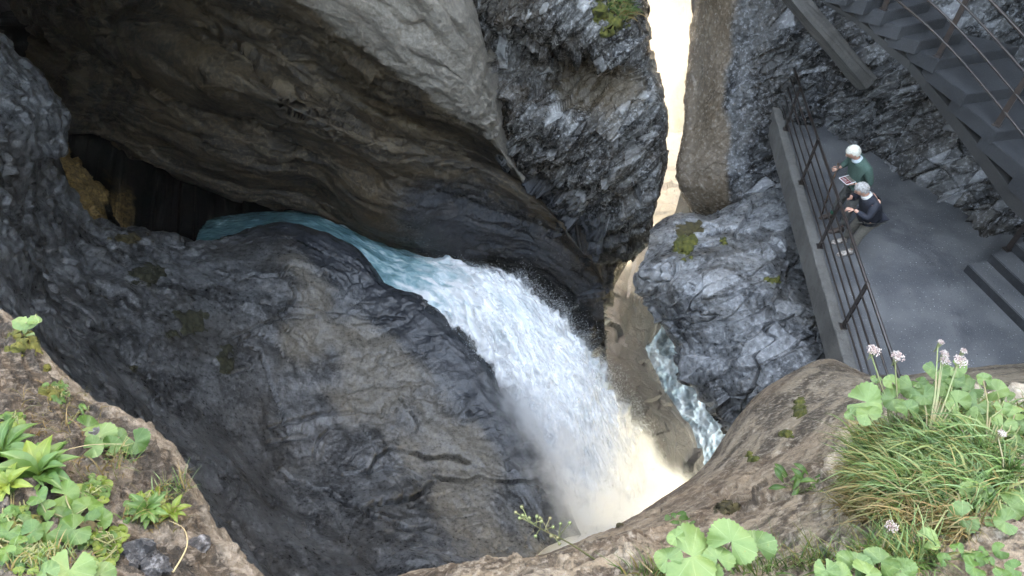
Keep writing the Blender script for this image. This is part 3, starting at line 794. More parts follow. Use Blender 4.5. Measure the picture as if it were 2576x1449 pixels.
SURF['ledge'] = tag(rock('rock_ledge', [f0, f1, f2, f3, f4, f5, f6, f7, f8], 860, 560, d_ledge, M['ledge'], (0.5, -1.2, -4), spline=bspl, ext={'right': [(1.5, 0, 0), (4, -0.2, 0.2), (8, -0.5, 0.5)], 'bottom': [(0.3, -1.0, 0.05), (0.5, -3, 0.1)]}),
    'pale brown layered rock ledge along the bottom right', 'rock', kind='structure')

# ---- earthy bank at the lower left
g1 = [(-80,690,5.5),(0,757,5),(90,835,4.7),(160,920,4.5),(240,975,4.3),(320,1025,4.1),(405,1062,4),(440,1120,3.8),(462,1165,3.7),(490,1225,3.5),(555,1310,3.3),(600,1380,3.1),(680,1449,3),(780,1540,2.8)]
g0 = [(u - 60, v + 30, d + 1.3) for u, v, d in g1]
g2 = [(-80,750,5.2),(-20,810,4.8),(60,885,4.4),(120,960,4.2),(190,1020,4),(270,1080,3.8),(340,1120,3.7),(380,1170,3.5),(410,1210,3.4),(440,1270,3.2),(490,1345,3.05),(540,1420,2.9),(610,1500,2.75),(700,1600,2.6)]
g3 = [(-80,850,4.5),(-40,900,4.2),(10,960,3.9),(60,1020,3.7),(120,1080,3.5),(190,1140,3.35),(250,1185,3.25),(300,1230,3.1),(330,1275,3),(360,1330,2.9),(410,1410,2.75),(460,1490,2.6),(520,1570,2.5),(600,1680,2.4)]
g4 = [(-100,1000,3.6),(-70,1040,3.4),(-30,1090,3.2),(10,1140,3.05),(60,1190,2.9),(110,1240,2.8),(160,1280,2.75),(210,1330,2.65),(240,1370,2.6),(270,1420,2.55),(310,1490,2.45),(360,1570,2.35),(420,1650,2.3),(500,1750,2.2)]
g5 = [(u - 130 , v + 190, d * 0.84) for u, v, d in g4]
g6 = [(u - 130 , v + 230, d * 0.84) for u, v, d in g5]
SURF['bank'] = tag(rock('earth_bank', [g0, g1, g2, g3, g4, g5, g6], 580, 400, d_bank, M['soil'], (-0.8, -0.8, -4), tan_bank, spline=bspl, ext={'left': [(-1.2, 0.5, 0.05), (-4, 1.5, 0.2)], 'bottom': [(-1.2, -0.8, 0.05), (-4, -2.5, 0.2)]}),
    'brown earthy rock bank with plants at the lower left', 'bank', kind='structure')

# ---- lower gorge seen through the gap
l0 = [(1400,560,27),(1520,560,27.5),(1600,560,28),(1680,580,29),(1740,610,30),(1800,640,31)]
l1 = [(1400, 700, 25), (1500, 700, 25.5), (1570, 700, 26), (1615, 730, 26.6), (1675, 770, 28), (1685, 780, 30)]
l2 = [(1400, 800, 23.5), (1490, 810, 23.8), (1550, 820, 24.2), (1572, 840, 24.8), (1622, 870, 25.8), (1622, 870, 28)]
l3 = [(1400, 900, 22), (1500, 910, 22), (1560, 915, 22.2), (1588, 920, 22.8), (1636, 930, 23.8), (1628, 930, 26)]
l4 = [(1400, 1000, 20.8), (1540, 1000, 20.6), (1620, 1000, 20.8), (1654, 1005, 21.4), (1692, 1010, 22.4), (1674, 1010, 25)]
l5 = [(1400, 1100, 20), (1580, 1100, 19.8), (1660, 1090, 20), (1698, 1085, 20.7), (1736, 1085, 21.8), (1708, 1085, 24)]
l6 = [(1400, 1250, 19.8), (1600, 1250, 19.4), (1700, 1230, 19.7), (1740, 1220, 20.6), (1758, 1215, 21.8), (1720, 1215, 24)]
l7 = [(1400,1450,19.8),(1600,1450,19.4),(1700,1430,19.7),(1760,1420,20.6),(1778,1415,21.8),(1740,1415,24)]
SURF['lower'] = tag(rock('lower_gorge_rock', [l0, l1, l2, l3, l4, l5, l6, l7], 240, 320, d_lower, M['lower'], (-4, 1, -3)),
    'dark wet rock down in the gorge behind the waterfall', 'rock', kind='structure')
# ------------------------------------------------------------------ unseen cliffs and roofs added to shade the gorge, valley beyond the slot
def d_cliff(p, n, fu=None, fv=None):
    fa, e = facets(p * 0.35, 81, 0.9)
    return 0.5 * fbm(p * 0.2, 3) + 0.4 * fa
# left and right parts, closed over the slot; unseen, added to block the sun
k0 = [(-16,17,1),(-10,15,3),(-5,13.6,4.2),(-1,14.6,3.8),(2.6,16.5,2.5),(3.3,18.3,2.6),(4.6,18.3,2.8),(5.2,14.5,4.0),(7.0,11.5,5.6),(9.5,9.2,5.8),(12,5,6),(13,0,6)]
k1 = [(x - 0.1, y - 0.6, z + 3) for x, y, z in k0]
k2 = [(x - 0.2, y - 0.2, z + 7) for x, y, z in k0]
k3 = [(x - 0.2, y + 0.6, z + 10.5) for x, y, z in k0]
k4 = [(x - 0.2, y + 1.6, z + 16) for x, y, z in k0]
rock('upper_sun_block', [k0, k1, k2, k3, k4], 150, 80, d_cliff, M['dark_cliff'], (0.5, 3.5, 1.5), real=True)
q0 = [(-15.5,22,-8),(-15,12,-8),(-15,4,-8),(-12,-4,-8),(-5,-7,-8),(3,-7,-8),(10,-6,-8),(15,0,-8)]
q1 = [(x, y, 3) for x, y, z in q0]
q2 = [(x * 1.0, y, 8.5) for x, y, z in q0]
q3 = [(x * 1.1, y - 1, 11) for x, y, z in q0]
rock('rear_sky_block', [q0, q1, q2, q3], 110, 70, d_cliff, M['dark_cliff'], (0, -3, 0), real=True)  # unseen, added behind the camera to cut low sky light
tag(bpy.data.objects['rear_sky_block'], 'unseen cliff behind the camera added to block low sky', 'cliff', kind='structure')
j0 = [(-16, 15, 4.8), (-10, 14.8, 4.6), (-6.0, 13.8, 4.3), (-1.6, 13, 4.6)]
j1 = [(-16, 11, 5.6), (-10.5, 11, 5.2), (-6.0, 11, 4.9), (-2.1, 11, 5.4)]
j2 = [(-16, 7.5, 7.0), (-11, 7.5, 6.6), (-6.8, 7.5, 6.3), (-3.5, 7.8, 6.9)]
j3 = [(-16, 4, 8.6), (-12, 4.2, 8.4), (-8.2, 4.6, 8.2), (-5.4, 5, 8.8)]
rock('cave_sky_block', [j0, j1, j2, j3], 90, 90, d_cliff, M['dark_cliff'], (0, 1, 5), real=True)  # unseen roof added to darken the upper left
tag(bpy.data.objects['cave_sky_block'], 'unseen rock roof added to shade the cave at the upper left', 'rock', kind='structure')
i0 = [(5.2, 14.2, 5.0), (6.5, 13, 5.2), (9, 11.5, 5.4), (13, 9, 5.6)]
i1 = [(5.7, 11, 6.6), (6.8, 10.6, 6.2), (9, 9.6, 5.9), (13, 8, 5.8)]
i2 = [(6.6, 8.0, 7.5), (7.4, 7.2, 6.8), (9, 6.6, 6.4), (13, 5.6, 6.2)]
i3 = [(7.6, 5.2, 9.0), (8.2, 4.6, 8.2), (9.8, 4.0, 7.6), (13, 3.6, 7)]
rock('stair_sky_block', [i0, i1, i2, i3], 80, 80, d_cliff, M['dark_cliff'], (0.5, 1, 5), real=True)  # unseen roof added to keep sky light off the stair
tag(bpy.data.objects['stair_sky_block'], 'unseen rock roof added to shade the winding stair', 'rock', kind='structure')
y0 = [(9.5, 16, -4), (10.6, 13, -4), (11.6, 10, -4), (12.6, 6, -4), (13.5, 0, -4), (14, -4, -4)]
rock('right_sun_block', [y0, [(x, y, 0) for x, y, z in y0], [(x, y, 4) for x, y, z in y0], [(x, y, 9.5) for x, y, z in y0]], 80, 60, d_cliff, M['dark_cliff'], (4, 1, 0), real=True)  # unseen cliff added to stop sun leaking in from the right
tag(bpy.data.objects['right_sun_block'], 'unseen dark cliff added to block sun on the stair side', 'cliff', kind='structure')
tag(bpy.data.objects['upper_sun_block'], 'unseen cliff added above the slot to block the sun', 'cliff', kind='structure')

x0 = [(5.4, 17.2, -1), (7, 17.0, -0.5), (9.5, 16, 0), (14, 15, 1)]
rock('lower_sun_block', [x0, [(x + .1, y + 0.2, z - 6) for x, y, z in x0], [(x + .3, y + 0.6, z - 11) for x, y, z in x0], [(x + .5, y + 1, z - 17) for x, y, z in x0]], 70, 80, d_cliff, M['lower'], (1.5, 4, 0), real=True)  # unseen wall added to keep sun off the river and lower rock
tag(bpy.data.objects['lower_sun_block'], 'unseen dark wall added under the slot to shade the river', 'rock', kind='structure')
M['meadow'] = rock_mat('slope_ground', (0.014, 0.016, 0.008), (0.026, 0.03, 0.014), (0.05, 0.05, 0.035), stain=(0.009, 0.012, 0.005), stain_amt=0.6, rough=0.9, bump=0.3, spec=0.03)
M['scree'] = rock_mat('scree_rock', (0.02, 0.019, 0.017), (0.045, 0.043, 0.04), (0.09, 0.088, 0.085), stain=(0.03, 0.028, 0.02), rough=0.8, bump=0.7, spec=0.1)
def d_valley(p, n, fu=None, fv=None):
    d = np.linalg.norm(p, axis=1)
    return (0.15 + 0.006 * d) * fbm(p * 0.12, 4) + 0.12 * fbm(p * 0.8, 3)
v0 = [(-60, 24, -15), (-20, 24, -15), (0, 24, -14.6), (6, 23.5, -14), (9, 23, -13.8), (14, 22, -13), (30, 20, -10), (70, 10, -5)]
v1 = [(-70, 34, -19), (-20, 32, -18), (2, 31, -17.6), (8, 29.5, -16), (12, 28, -14.5), (18, 26, -12), (40, 22, -8), (90, 10, -4)]
v2 = [(-90, 60, -34), (-20, 55, -34), (8, 52, -33), (15, 50, -32), (20, 48, -30), (28, 46, -27), (60, 40, -18), (120, 20, -8)]
v3 = [(-140, 85, -40), (-30, 75, -40), (12, 72, -40), (20, 71, -40), (28, 70, -39), (46, 68, -38), (90, 60, -30), (180, 40, -15)]
v4 = [(-160, 115, -16), (-40, 102, -16), (16, 100, -16), (28, 99, -16), (40, 98, -16), (70, 96, -16), (130, 90, -14), (230, 70, -8)]
v5 = [(-200, 160, 24), (-60, 146, 24), (20, 144, 24), (40, 143, 24), (60, 142, 24), (100, 140, 24), (180, 130, 24), (300, 110, 20)]
v6 = [(-300, 240, 58), (-100, 220, 58), (30, 218, 58), (60, 216, 58), (90, 214, 58), (150, 210, 58), (260, 200, 58), (400, 180, 50)]
rock('valley_slope', [v0, v1, v2, v3, v4, v5, v6], 160, 220, d_valley, M['meadow'], (0, 0, -8), real=True, close=False)
tag(bpy.data.objects['valley_slope'], 'misty wooded slope falling to the valley beyond the slot', 'hillside', kind='structure')
# pale scree tongue just beyond the slot
e0 = [(1560,330,60),(1640,330,58),(1700,335,56),(1760,340,54)]
e1 = [(1580,400,43),(1650,400,42),(1710,400,41),(1790,410,40)]
e2 = [(1610,470,35),(1670,470,34.5),(1730,470,34),(1810,480,33)]
e3 = [(1630,540,30.5),(1690,540,30),(1750,545,29.6),(1850,560,29)]
e4 = [(1630,590,29),(1690,590,28.6),(1750,600,28.2),(1850,620,28)]
rock('scree_bank', [e0, e1, e2, e3, e4], 120, 160, d_lower, M['scree'], (0, 1, -3))
tag(bpy.data.objects['scree_bank'], 'pale scree bank in sunlight just beyond the slot', 'scree', kind='structure')

M['needle'] = simple_mat('spruce_needles', (0.008, 0.012, 0.005), 0.9, (0.015, 0.021, 0.008), 3.0, spec=0.05)
M['bark'] = simple_mat('spruce_bark', (0.05, 0.038, 0.028), 0.9, (0.025, 0.02, 0.015), 6.0)
def spruce(seed, h):
    r = random.Random(seed)
    bm = bmesh.new()
    tube(bm, [(0, 0, -0.6), (0.05, 0, h * 0.4), (0, 0.04, h * 0.98)], [h * 0.016, h * 0.010, 0.02], 6)
    trunk = bm_mesh(bm, 'trunk')
    V, F = [], []
    z = h * 0.28
    while z < h * 0.99:
        L = (1 - z / h) ** 0.8 * h * 0.20 + 0.25
        nb = r.randint(6, 9)
        a0 = r.random() * 6.28
        for k in range(nb):
            if r.random() < 0.18: continue
            a = a0 + k * 6.283 / nb + r.uniform(-.25, .25)
            l = L * r.uniform(0.6, 1.15)
            seg = 6
            for j in range(seg):
                t = (j + r.random() * 0.8) / seg
                cx, cy = math.cos(a) * l * t, math.sin(a) * l * t
                cz = z - l * t * 0.35 + 0.12 * l * t * t
                w = (0.10 + 0.16 * (1 - t)) * l + 0.10
                for q in range(3):
                    b = a + r.choice((-1, 1)) * r.uniform(0.4, 1.3)
                    i0 = len(V)
                    dx, dy = math.cos(b) * w, math.sin(b) * w
                    V += [(cx, cy, cz + 0.04), (cx + dx * 0.6 - dy * .2, cy + dy * .6 + dx * .2, cz - w * 0.2), (cx + dx * 1.2, cy + dy * 1.2, cz - w * r.uniform(.3, .75)), (cx + dx * .6 + dy * .2, cy + dy * .6 - dx * .2, cz - w * 0.35)]
                    F.append((i0, i0 + 1, i0 + 2, i0 + 3))
        z += r.uniform(0.35, 0.6) * h / 22 * (1.2 if z < h * .5 else 0.9)
    crown = mesh_np('crown', V, F, False)
    return trunk, crown
tree_kinds = [spruce(3, 20.0), spruce(4, 25.0), spruce(9, 17.0)]
M['needle'].use_nodes = True
for t_, c_ in tree_kinds:
    t_.materials.append(M['bark']); c_.materials.append(M['needle'])
tree_spots = [(1640, 150, 80, 1, ''), (1700, 130, 86, 0, ''), (1735, 190, 78, 2, ''), (1672, 95, 92, 1, ''), (1622, 60, 96, 0, ''), (1715, 60, 98, 1, ''),
              (1690, 230, 70, 2, ''), (1655, 20, 106, 1, ''), (1745, 40, 102, 0, ''), (1600, 110, 88, 2, '')]
tlab = ['tall spruce in haze near the left edge of the bright slot', 'slim spruce in bright haze in the middle of the slot', 'young spruce close to the right wall of the slot',
        'tall hazy spruce behind the middle of the slot', 'far spruce almost hidden behind the mossy block', 'far spruce in haze right of the slot middle',
        'lowest spruce in the slot, above the scree', 'farthest pale spruce high in the slot', 'far spruce at the right wall top of the slot', 'spruce mostly hidden behind the left edge of the slot']
vb = BVH['valley_slope']
for i, (u, v, d, k, _) in enumerate(tree_spots):
    p = P(u, v, d)
    loc, nor, ii, dd = vb.ray_cast(Vector((p.x, p.y, 60)), Vector((0, 0, -1)))
    base = loc if loc is not None else Vector((p.x, p.y, p.z))
    e = empty('spruce_tree', base, i * 1.3)
    s = 0.85 + 0.3 * ((i * 37) % 10) / 10
    e.scale = (s, s, s)
    obj('trunk', tree_kinds[k][0], None, e); obj('crown', tree_kinds[k][1], None, e)
    tag(e, tlab[i], 'tree', 'spruces on the slope beyond the slot')

# the wood further down the slope reads as one mass
def far_wood():
    Vs, Fs, off = [], [], 0
    r = random.Random(21)
    src = []
    for t_, c_ in tree_kinds:
        v = np.empty(len(c_.vertices) * 3, np.float32); c_.vertices.foreach_get('co', v)
        f = np.empty(len(c_.polygons) * 4, np.int32); c_.loops.foreach_get('vertex_index', f)
        src.append((v.reshape(-1, 3), f.reshape(-1, 4)))
    for i in range(46):
        u = r.uniform(1570, 1790); d = r.uniform(98, 150); v_ = r.uniform(-60, 40)
        p = P(u, v_, d)
        loc, nor, ii, dd = vb.ray_cast(Vector((p.x, p.y, 90)), Vector((0, 0, -1)))
        if loc is None: continue
        v, f = src[i % 3]
        a = r.random() * 6.28; ca, sa = math.cos(a), math.sin(a); s_ = r.uniform(0.9, 1.5)
        w = np.stack([v[:, 0] * ca - v[:, 1] * sa, v[:, 0] * sa + v[:, 1] * ca, v[:, 2]], 1) * s_ + np.array(loc)
        Vs.append(w); Fs.append(f + off); off += len(w)
    tag(obj('far_wood', mesh_np('far_wood', np.concatenate(Vs), np.concatenate(Fs), False), M['needle']), 'far misty spruce wood beyond the slot', 'wood', kind='stuff')
far_wood()

# ------------------------------------------------------------------ the air
def haze():
    bm = bmesh.new()
    bmesh.ops.create_cube(bm, size=1.0)
    for v in bm.verts:
        v.co = Vector((v.co.x * 1000, 100 + v.co.y * 320, 15 + v.co.z * 150))
    me = bm_mesh(bm, 'haze')
    m, nt = new_mat('haze_air')
    pv = nt.nodes.new('ShaderNodeVolumePrincipled')
    pv.inputs['Color'].default_value = (0.96, 0.95, 0.92, 1)
    pv.inputs['Density'].default_value = HAZE_D
    pv.inputs['Anisotropy'].default_value = 0.35
    o_ = nt.nodes.new('ShaderNodeOutputMaterial')
    nt.links.new(pv.outputs[0], o_.inputs['Volume'])
    o = obj('haze', me, m)
    tag(o, 'pale sunlit haze in the valley air', 'haze', kind='stuff')
HAZE_D = 0.0003
haze()

def mist_bank():
    """spray drifting out of the slot into the sun"""
    bm = bmesh.new()
    bmesh.ops.create_icosphere(bm, subdivisions=3, radius=1.0)
    for v in bm.verts:
        v.co = Vector((11 + v.co.x * 13 , 44 + v.co.y * 24, -18 + v.co.z * 20))
    m, nt = new_mat('mist_bank_air')
    pv = nt.nodes.new('ShaderNodeVolumePrincipled')
    pv.inputs['Color'].default_value = (0.98, 0.95, 0.87, 1)
    pv.inputs['Density'].default_value = 0.0013
    pv.inputs['Anisotropy'].default_value = 0.3
    o_ = nt.nodes.new('ShaderNodeOutputMaterial'); nt.links.new(pv.outputs[0], o_.inputs['Volume'])
    tag(obj('mist_bank', bm_mesh(bm, 'mist_bank', True), m), 'bright sunlit mist drifting beyond the slot', 'mist', kind='stuff')
mist_bank()
# ------------------------------------------------------------------ water
st = [((480,610,20.2),(560,535,22.5),0.0),((600,604,19.4),(650,522,21.8),0.0),((720,592,19.1),(790,522,21.4),0.05),((820,618,19.1),(860,548,21.1),0.1),
      ((910,672,18.9),(960,602,20.9),0.15),((990,735,18.7),(1050,635,20.6),0.3),((1090,785,18.35),(1150,668,20.2),0.5),((1175,865,17.95),(1250,700,19.5),0.75),
      ((1235,950,17.75),(1335,750,19),0.9),((1295,1045,17.6),(1425,830,18.6),1.0),((1340,1130,17.5),(1505,920,18.3),1.0),((1372,1215,17.5),(1565,1015,18),1.0),
      ((1400,1290,17.6),(1610,1115,17.9),1.0),((1425,1370,17.7),(1640,1225,17.8),1.0),((1445,1470,17.8),(1655,1340,17.8),1.0),((1455,1580,17.9),(1665,1480,17.9),1.0)]
def build_fall(lift=0.0, cover=1.0, seed=0.0, nl=620, nw=210):
    A = crom(Pnp([s[0] for s in st]), nl); B = crom(Pnp([s[1] for s in st]), nl)
    foam = crom(np.array([[s[2]] for s in st]), nl)[:, 0]
    s = np.linspace(0, 1, nw)
    W = A[:, None] * (1 - s)[None, :, None] + B[:, None] * s[None, :, None]
    wid = np.linalg.norm(B - A, axis=1)
    nrm = grid_normals(W)
    sg = np.sign((nrm * (np.array(CAM) - W)).sum(2).mean()); nrm *= sg
    arc = np.concatenate([[0], np.cumsum(np.linalg.norm(np.diff((A + B) / 2, axis=0), axis=1))])
    L = np.repeat(arc[:, None], nw, 1); X = (s[None, :] - 0.5) * wid[:, None]
    S = np.repeat(s[None, :], nl, 0)
    fo = np.repeat(foam[:, None], nw, 1)
    bul = np.sin(np.pi * np.clip(s, 0, 1)) ** 0.7
    rise = (0.12 + 0.75 * foam) * np.minimum(wid * 0.42, 1.2)
    H = bul[None, :] * rise[:, None] - 0.25 * (1 - bul)[None, :]
    p2 = np.stack([L * 0.55, X * 1.3, np.zeros_like(L) + seed], -1).reshape(-1, 3)
    p3 = (W + nrm * H[..., None]).reshape(-1, 3)
    f = fo.ravel()
    b_ = lambda q: 0.5 - np.abs(perlin(q + seed))
    h = 0.12 * fbm(p2 * np.array([1.0, 2.0, 1]), 4) * (0.5 + f)
    ps = np.stack([L * 0.75, X * 1.25, H], -1).reshape(-1, 3)
    h += f * (0.42 * fbm(ps * 0.9 + 4 + seed, 3) + 0.30 * b_(ps * 1.5) + 0.20 * b_(ps * 3.1 + 3) + 0.12 * b_(ps * 6.5 + 7) + 0.03 * b_(ps * 14))
    edge = smoothstep(0.55, 0.95, S).ravel()
    cr_ = smoothstep(0.25, 0.6, f) * edge
    h += cr_ * (0.45 * np.maximum(0, fbm(p3 * 1.3 + 9, 4)) + 0.25 * np.maximum(0, perlin(p3 * 3)))
    low = smoothstep(0.02, 0.4, f)
    h += (1 - low) * (0.05 * fbm(p2 * np.array([3, 5, 1]), 3) + 0.03 * b_(p2 * np.array([5, 8, 1])))
    h += lift * (0.3 + 0.7 * f)
    q = p3 + nrm.reshape(-1, 3) * h[:, None]
    out = (W - W.mean(1, keepdims=True)).reshape(-1, 3)
    out /= np.linalg.norm(out, axis=1, keepdims=True) + 1e-9
    ee = (np.abs(S - 0.5) * 2).ravel()
    em = ee ** 3
    q += out * (em * f * (0.25 + lift * 0.8 + 0.55 * fbm(p3 * 1.6 + 2 + seed, 4) + 0.30 * fbm(p3 * 6, 3)))[:, None]
    idx = np.arange(nl * nw).reshape(nl, nw)
    F = np.stack([idx[:-1, :-1], idx[:-1, 1:], idx[1:, 1:], idx[1:, :-1]], -1).reshape(-1, 4)
    me = mesh_np('waterfall', q, F if sg > 0 else F[:, ::-1])
    # white water: streaks drawn out along the flow, closing up as the jet breaks
    sl = fbm(np.stack([L * 0.6, X * 3.2, 0 * L], -1).reshape(-1, 3) + 2, 5)
    pt = fbm(np.stack([L * 0.9, X * 1.2, 0 * L], -1).reshape(-1, 3) + 8, 4)
    sv = np.clip(f * 1.15 + 1.5 * np.maximum(0, sl - 0.05) * (0.6 + f) + 0.9 * np.maximum(0, pt - 0.12) - 0.02 + cr_ * 0.3, 0, 1)
    at = me.attributes.new('foam', 'FLOAT', 'POINT'); at.data.foreach_set('value', sv.astype(np.float32))
    cv = np.clip(cover + 0.0 * f, 0, 1) - smoothstep(0.62, 1.0, ee) * 0.75 * smoothstep(0.3, 0.7, f)
    if lift > 0: cv = cv - 1.1 * smoothstep(0.85, 0.3, f + 0.25 * sl)
    fl = np.stack([L * 1.0, X * 3.0, H], -1).reshape(-1, 3).astype(np.float32)
    at = me.attributes.new('flow', 'FLOAT_VECTOR', 'POINT'); at.data.foreach_set('vector', fl.ravel())
    at = me.attributes.new('cover', 'FLOAT', 'POINT'); at.data.foreach_set('value', cv.astype(np.float32))
    return me, q.reshape(nl, nw, 3), nrm, foam, A, B
def water_mat(name, deep, mid, foamc, ragged=True):
    m, nt = new_mat(name)
    pos = N(nt, 'NewGeometry').outputs['Position']
    fo = N(nt, 'Attribute', attribute_name='foam').outputs['Fac']
    flw = N(nt, 'Attribute', attribute_name='flow').outputs['Vector'] if ragged else pos
    n1 = noise(nt, flw, 2.0, 5, 0.58, 0.3); n2 = noise(nt, pos, 22, 4, 0.7); n3 = noise(nt, flw, 0.7, 6, 0.62, 0.5)
    ff = mth(nt, 'ADD', fo, mth(nt, 'MULTIPLY', mth(nt, 'SUBTRACT', n1, 0.5), 1.0))
    c = mixc(nt, ramp(nt, ff, 0.0, 0.45), deep, mid)
    k = ramp(nt, ff, 0.30, 0.85)
    c = mixc(nt, k, c, foamc)
    c = mixc(nt, mth(nt, 'MULTIPLY', ramp(nt, n2, 0.46, 0.30), 0.25), c, mid)
    c = mixc(nt, mth(nt, 'MULTIPLY', ramp(nt, n3, 0.48, 0.32), 0.35), c, mid)
    b = N(nt, 'Bump', {'Height': n1, 'Strength': 0.6, 'Distance': 0.10})
    b2 = N(nt, 'Bump', {'Height': n2, 'Strength': 0.35, 'Distance': 0.03, 'Normal': b.outputs[0]})
    bs = N(nt, 'BsdfPrincipled', {'Base Color': c, 'Roughness': ramp(nt, ff, 0.2, 0.7, 0.10, 0.8), 'Normal': b2.outputs[0], 'IOR': 1.33})
    tr = N(nt, 'BsdfTranslucent', {'Color': foamc})
    sh = N(nt, 'MixShader', {0: mth(nt, 'MULTIPLY', k, 0.15), 1: bs.outputs[0], 2: tr.outputs[0]}).outputs[0]
    if ragged:
        cv = N(nt, 'Attribute', attribute_name='cover').outputs['Fac']
        nn = mth(nt, 'ADD', mth(nt, 'MULTIPLY', n1, 0.75), mth(nt, 'ADD', mth(nt, 'MULTIPLY', n3, 0.5), mth(nt, 'MULTIPLY', n2, 0.15)))
        al = ramp(nt, mth(nt, 'ADD', cv, mth(nt, 'SUBTRACT', nn, 0.70)), 0.30, 0.70)
        sh = N(nt, 'MixShader', {0: al, 1: N(nt, 'BsdfTransparent').outputs[0], 2: sh}).outputs[0]
    finish(nt, sh)
    return m
M['fall'] = water_mat('white_water', (0.05, 0.14, 0.155), (0.22, 0.40, 0.43), (0.97, 0.97, 0.965))
M['river'] = water_mat('river_water', (0.06, 0.085, 0.095), (0.15, 0.20, 0.22), (0.36, 0.41, 0.43), False)
fme, FQ, FN, FF, FA, FB = build_fall()
fall = tag(obj('waterfall', fme, M['fall']), 'turquoise stream shooting out as a white foaming waterfall', 'waterfall', kind='structure')
for k_, (lf, cv_) in enumerate(((0.14, 0.52), (0.30, 0.38), (0.50, 0.26))):
    me_ = build_fall(lf, cv_, 5.3 * (k_ + 1), 360, 130)[0]
    obj('foam_veil', me_, M['fall'], fall)

# drops torn off the jet
M['drop'] = simple_mat('white_drops', (0.85, 0.9, 0.93), 0.35, (0.8, 0.87, 0.9))
def drops(n):
    nl, nw = FQ.shape[:2]
    w = np.clip(FF - 0.25, 0, 1); w = w / w.sum()
    il = rng.choice(nl, n, p=w)
    side = rng.random(n)
    # most drops leave the two margins, some the whole surface
    s = np.where(side < 0.5, 1 - np.abs(rng.normal(0, 0.10, n)), np.where(side < 0.78, np.abs(rng.normal(0, 0.08, n)), rng.random(n)))
    iw = np.clip((s * (nw - 1)).astype(int), 0, nw - 1)
    base = FQ[il, iw]; nr = FN[il, iw]
    out = (FB - FA)[il]; out /= np.linalg.norm(out, axis=1, keepdims=True)
    k = np.where(s > 0.5, 1.0, -1.0)
    clump = 0.5 + 0.9 * np.maximum(0, fbm(base * 1.4 + 5, 3) * 2 + 0.3)
    r = rng.exponential(0.16, n) * clump
    c = base + out * (k * r * rng.uniform(0.2, 1, n))[:, None] + nr * (rng.exponential(0.08, n) * clump + 0.01)[:, None] + rng.normal(0, 0.05, (n, 3))
    c[:, 2] -= 0.15 * r
    size = np.clip(rng.lognormal(-5.8, 0.4, n), 0.002, 0.008)
    oc = np.array([(1, 1, 1), (-1, -1, 1), (-1, 1, -1), (1, -1, -1)], float)
    of = np.array([(0, 2, 1), (0, 1, 3), (0, 3, 2), (1, 2, 3)])
    V = (c[:, None] + oc[None] * size[:, None, None]).reshape(-1, 3)
    F = (of[None] + 4 * np.arange(n)[:, None, None]).reshape(-1, 3)
    return mesh_np('spray_drops', V, F, True)
tag(obj('spray_drops', drops(45000), M['drop']), 'loose white drops thrown off the waterfall', 'spray', kind='stuff')

# mist hanging round the lower part of the jet
def mist(name, a, b, ra, rb, dens, label, ns=2.0, core=0.4, colr=(1.0, 1.0, 1.0), thr=(0.35, 0.75)):
    a, b = Vector(a), Vector(b)
    L = (b - a).length
    bm = bmesh.new()
    rings = []
    for i in range(13):
        t = i / 12
        z = t * L
        r = (ra + (rb - ra) * t) * (1.0 if 0 < i < 12 else 0.55)
        rings.append([bm.verts.new((math.cos(k * 2 * math.pi / 20) * r, math.sin(k * 2 * math.pi / 20) * r, z)) for k in range(20)])
    for x, y in zip(rings, rings[1:]):
        for k in range(20): bm.faces.new((x[k], x[(k + 1) % 20], y[(k + 1) % 20], y[k]))
    bm.faces.new(rings[0][::-1]); bm.faces.new(rings[-1])
    me = bm_mesh(bm, name)
    m, nt = new_mat(name + '_air')
    pos = N(nt, 'TexCoord').outputs['Object']
    sx = N(nt, 'SeparateXYZ', {0: pos})
    rr = mth(nt, 'SQRT', mth(nt, 'ADD', mth(nt, 'MULTIPLY', sx.outputs[0], sx.outputs[0]), mth(nt, 'MULTIPLY', sx.outputs[1], sx.outputs[1])))
    Rz = mth(nt, 'ADD', mth(nt, 'MULTIPLY', sx.outputs[2], (rb - ra) / L), ra)
    rel = mth(nt, 'DIVIDE', rr, Rz)
    rel = mth(nt, 'ADD', rel, mth(nt, 'MULTIPLY', mth(nt, 'SUBTRACT', noise(nt, pos, 0.9, 5, 0.7), 0.45), 0.9))
    fall_ = mth(nt, 'POWER', ramp(nt, rel, 1.0, core), 2.5)
    ends = mth(nt, 'MULTIPLY', ramp(nt, sx.outputs[2], 0.0, L * 0.8), ramp(nt, sx.outputs[2], L, L * 0.93))
    mp = N(nt, 'Mapping', {'Vector': pos, 'Scale': (1, 1, 0.55)}).outputs[0]
    nz = ramp(nt, noise(nt, mp, ns, 5, 0.65, 0.3), thr[0], thr[1])
    de = mth(nt, 'MULTIPLY', mth(nt, 'MULTIPLY', fall_, ends), mth(nt, 'MULTIPLY', mth(nt, 'ADD', nz, 0.12), dens))
    pv = nt.nodes.new('ShaderNodeVolumePrincipled')
    pv.inputs['Color'].default_value = (*colr, 1)
    pv.inputs['Anisotropy'].default_value = 0.2
    nt.links.new(de, pv.inputs['Density'])
    o_ = nt.nodes.new('ShaderNodeOutputMaterial'); nt.links.new(pv.outputs[0], o_.inputs['Volume'])
    o = obj(name, me, m)
    o.location = a
    o.rotation_euler = (b - a).to_track_quat('Z', 'Y').to_euler()
    return tag(o, label, 'spray', kind='stuff')
mist('falling_spray', P(1290, 880, 17.9), P(1545, 1420, 17.4), 1.6, 3.6, 24.0, 'white spray cloud wrapped round the lower waterfall', 1.3, 0.3, thr=(0.22, 0.62))

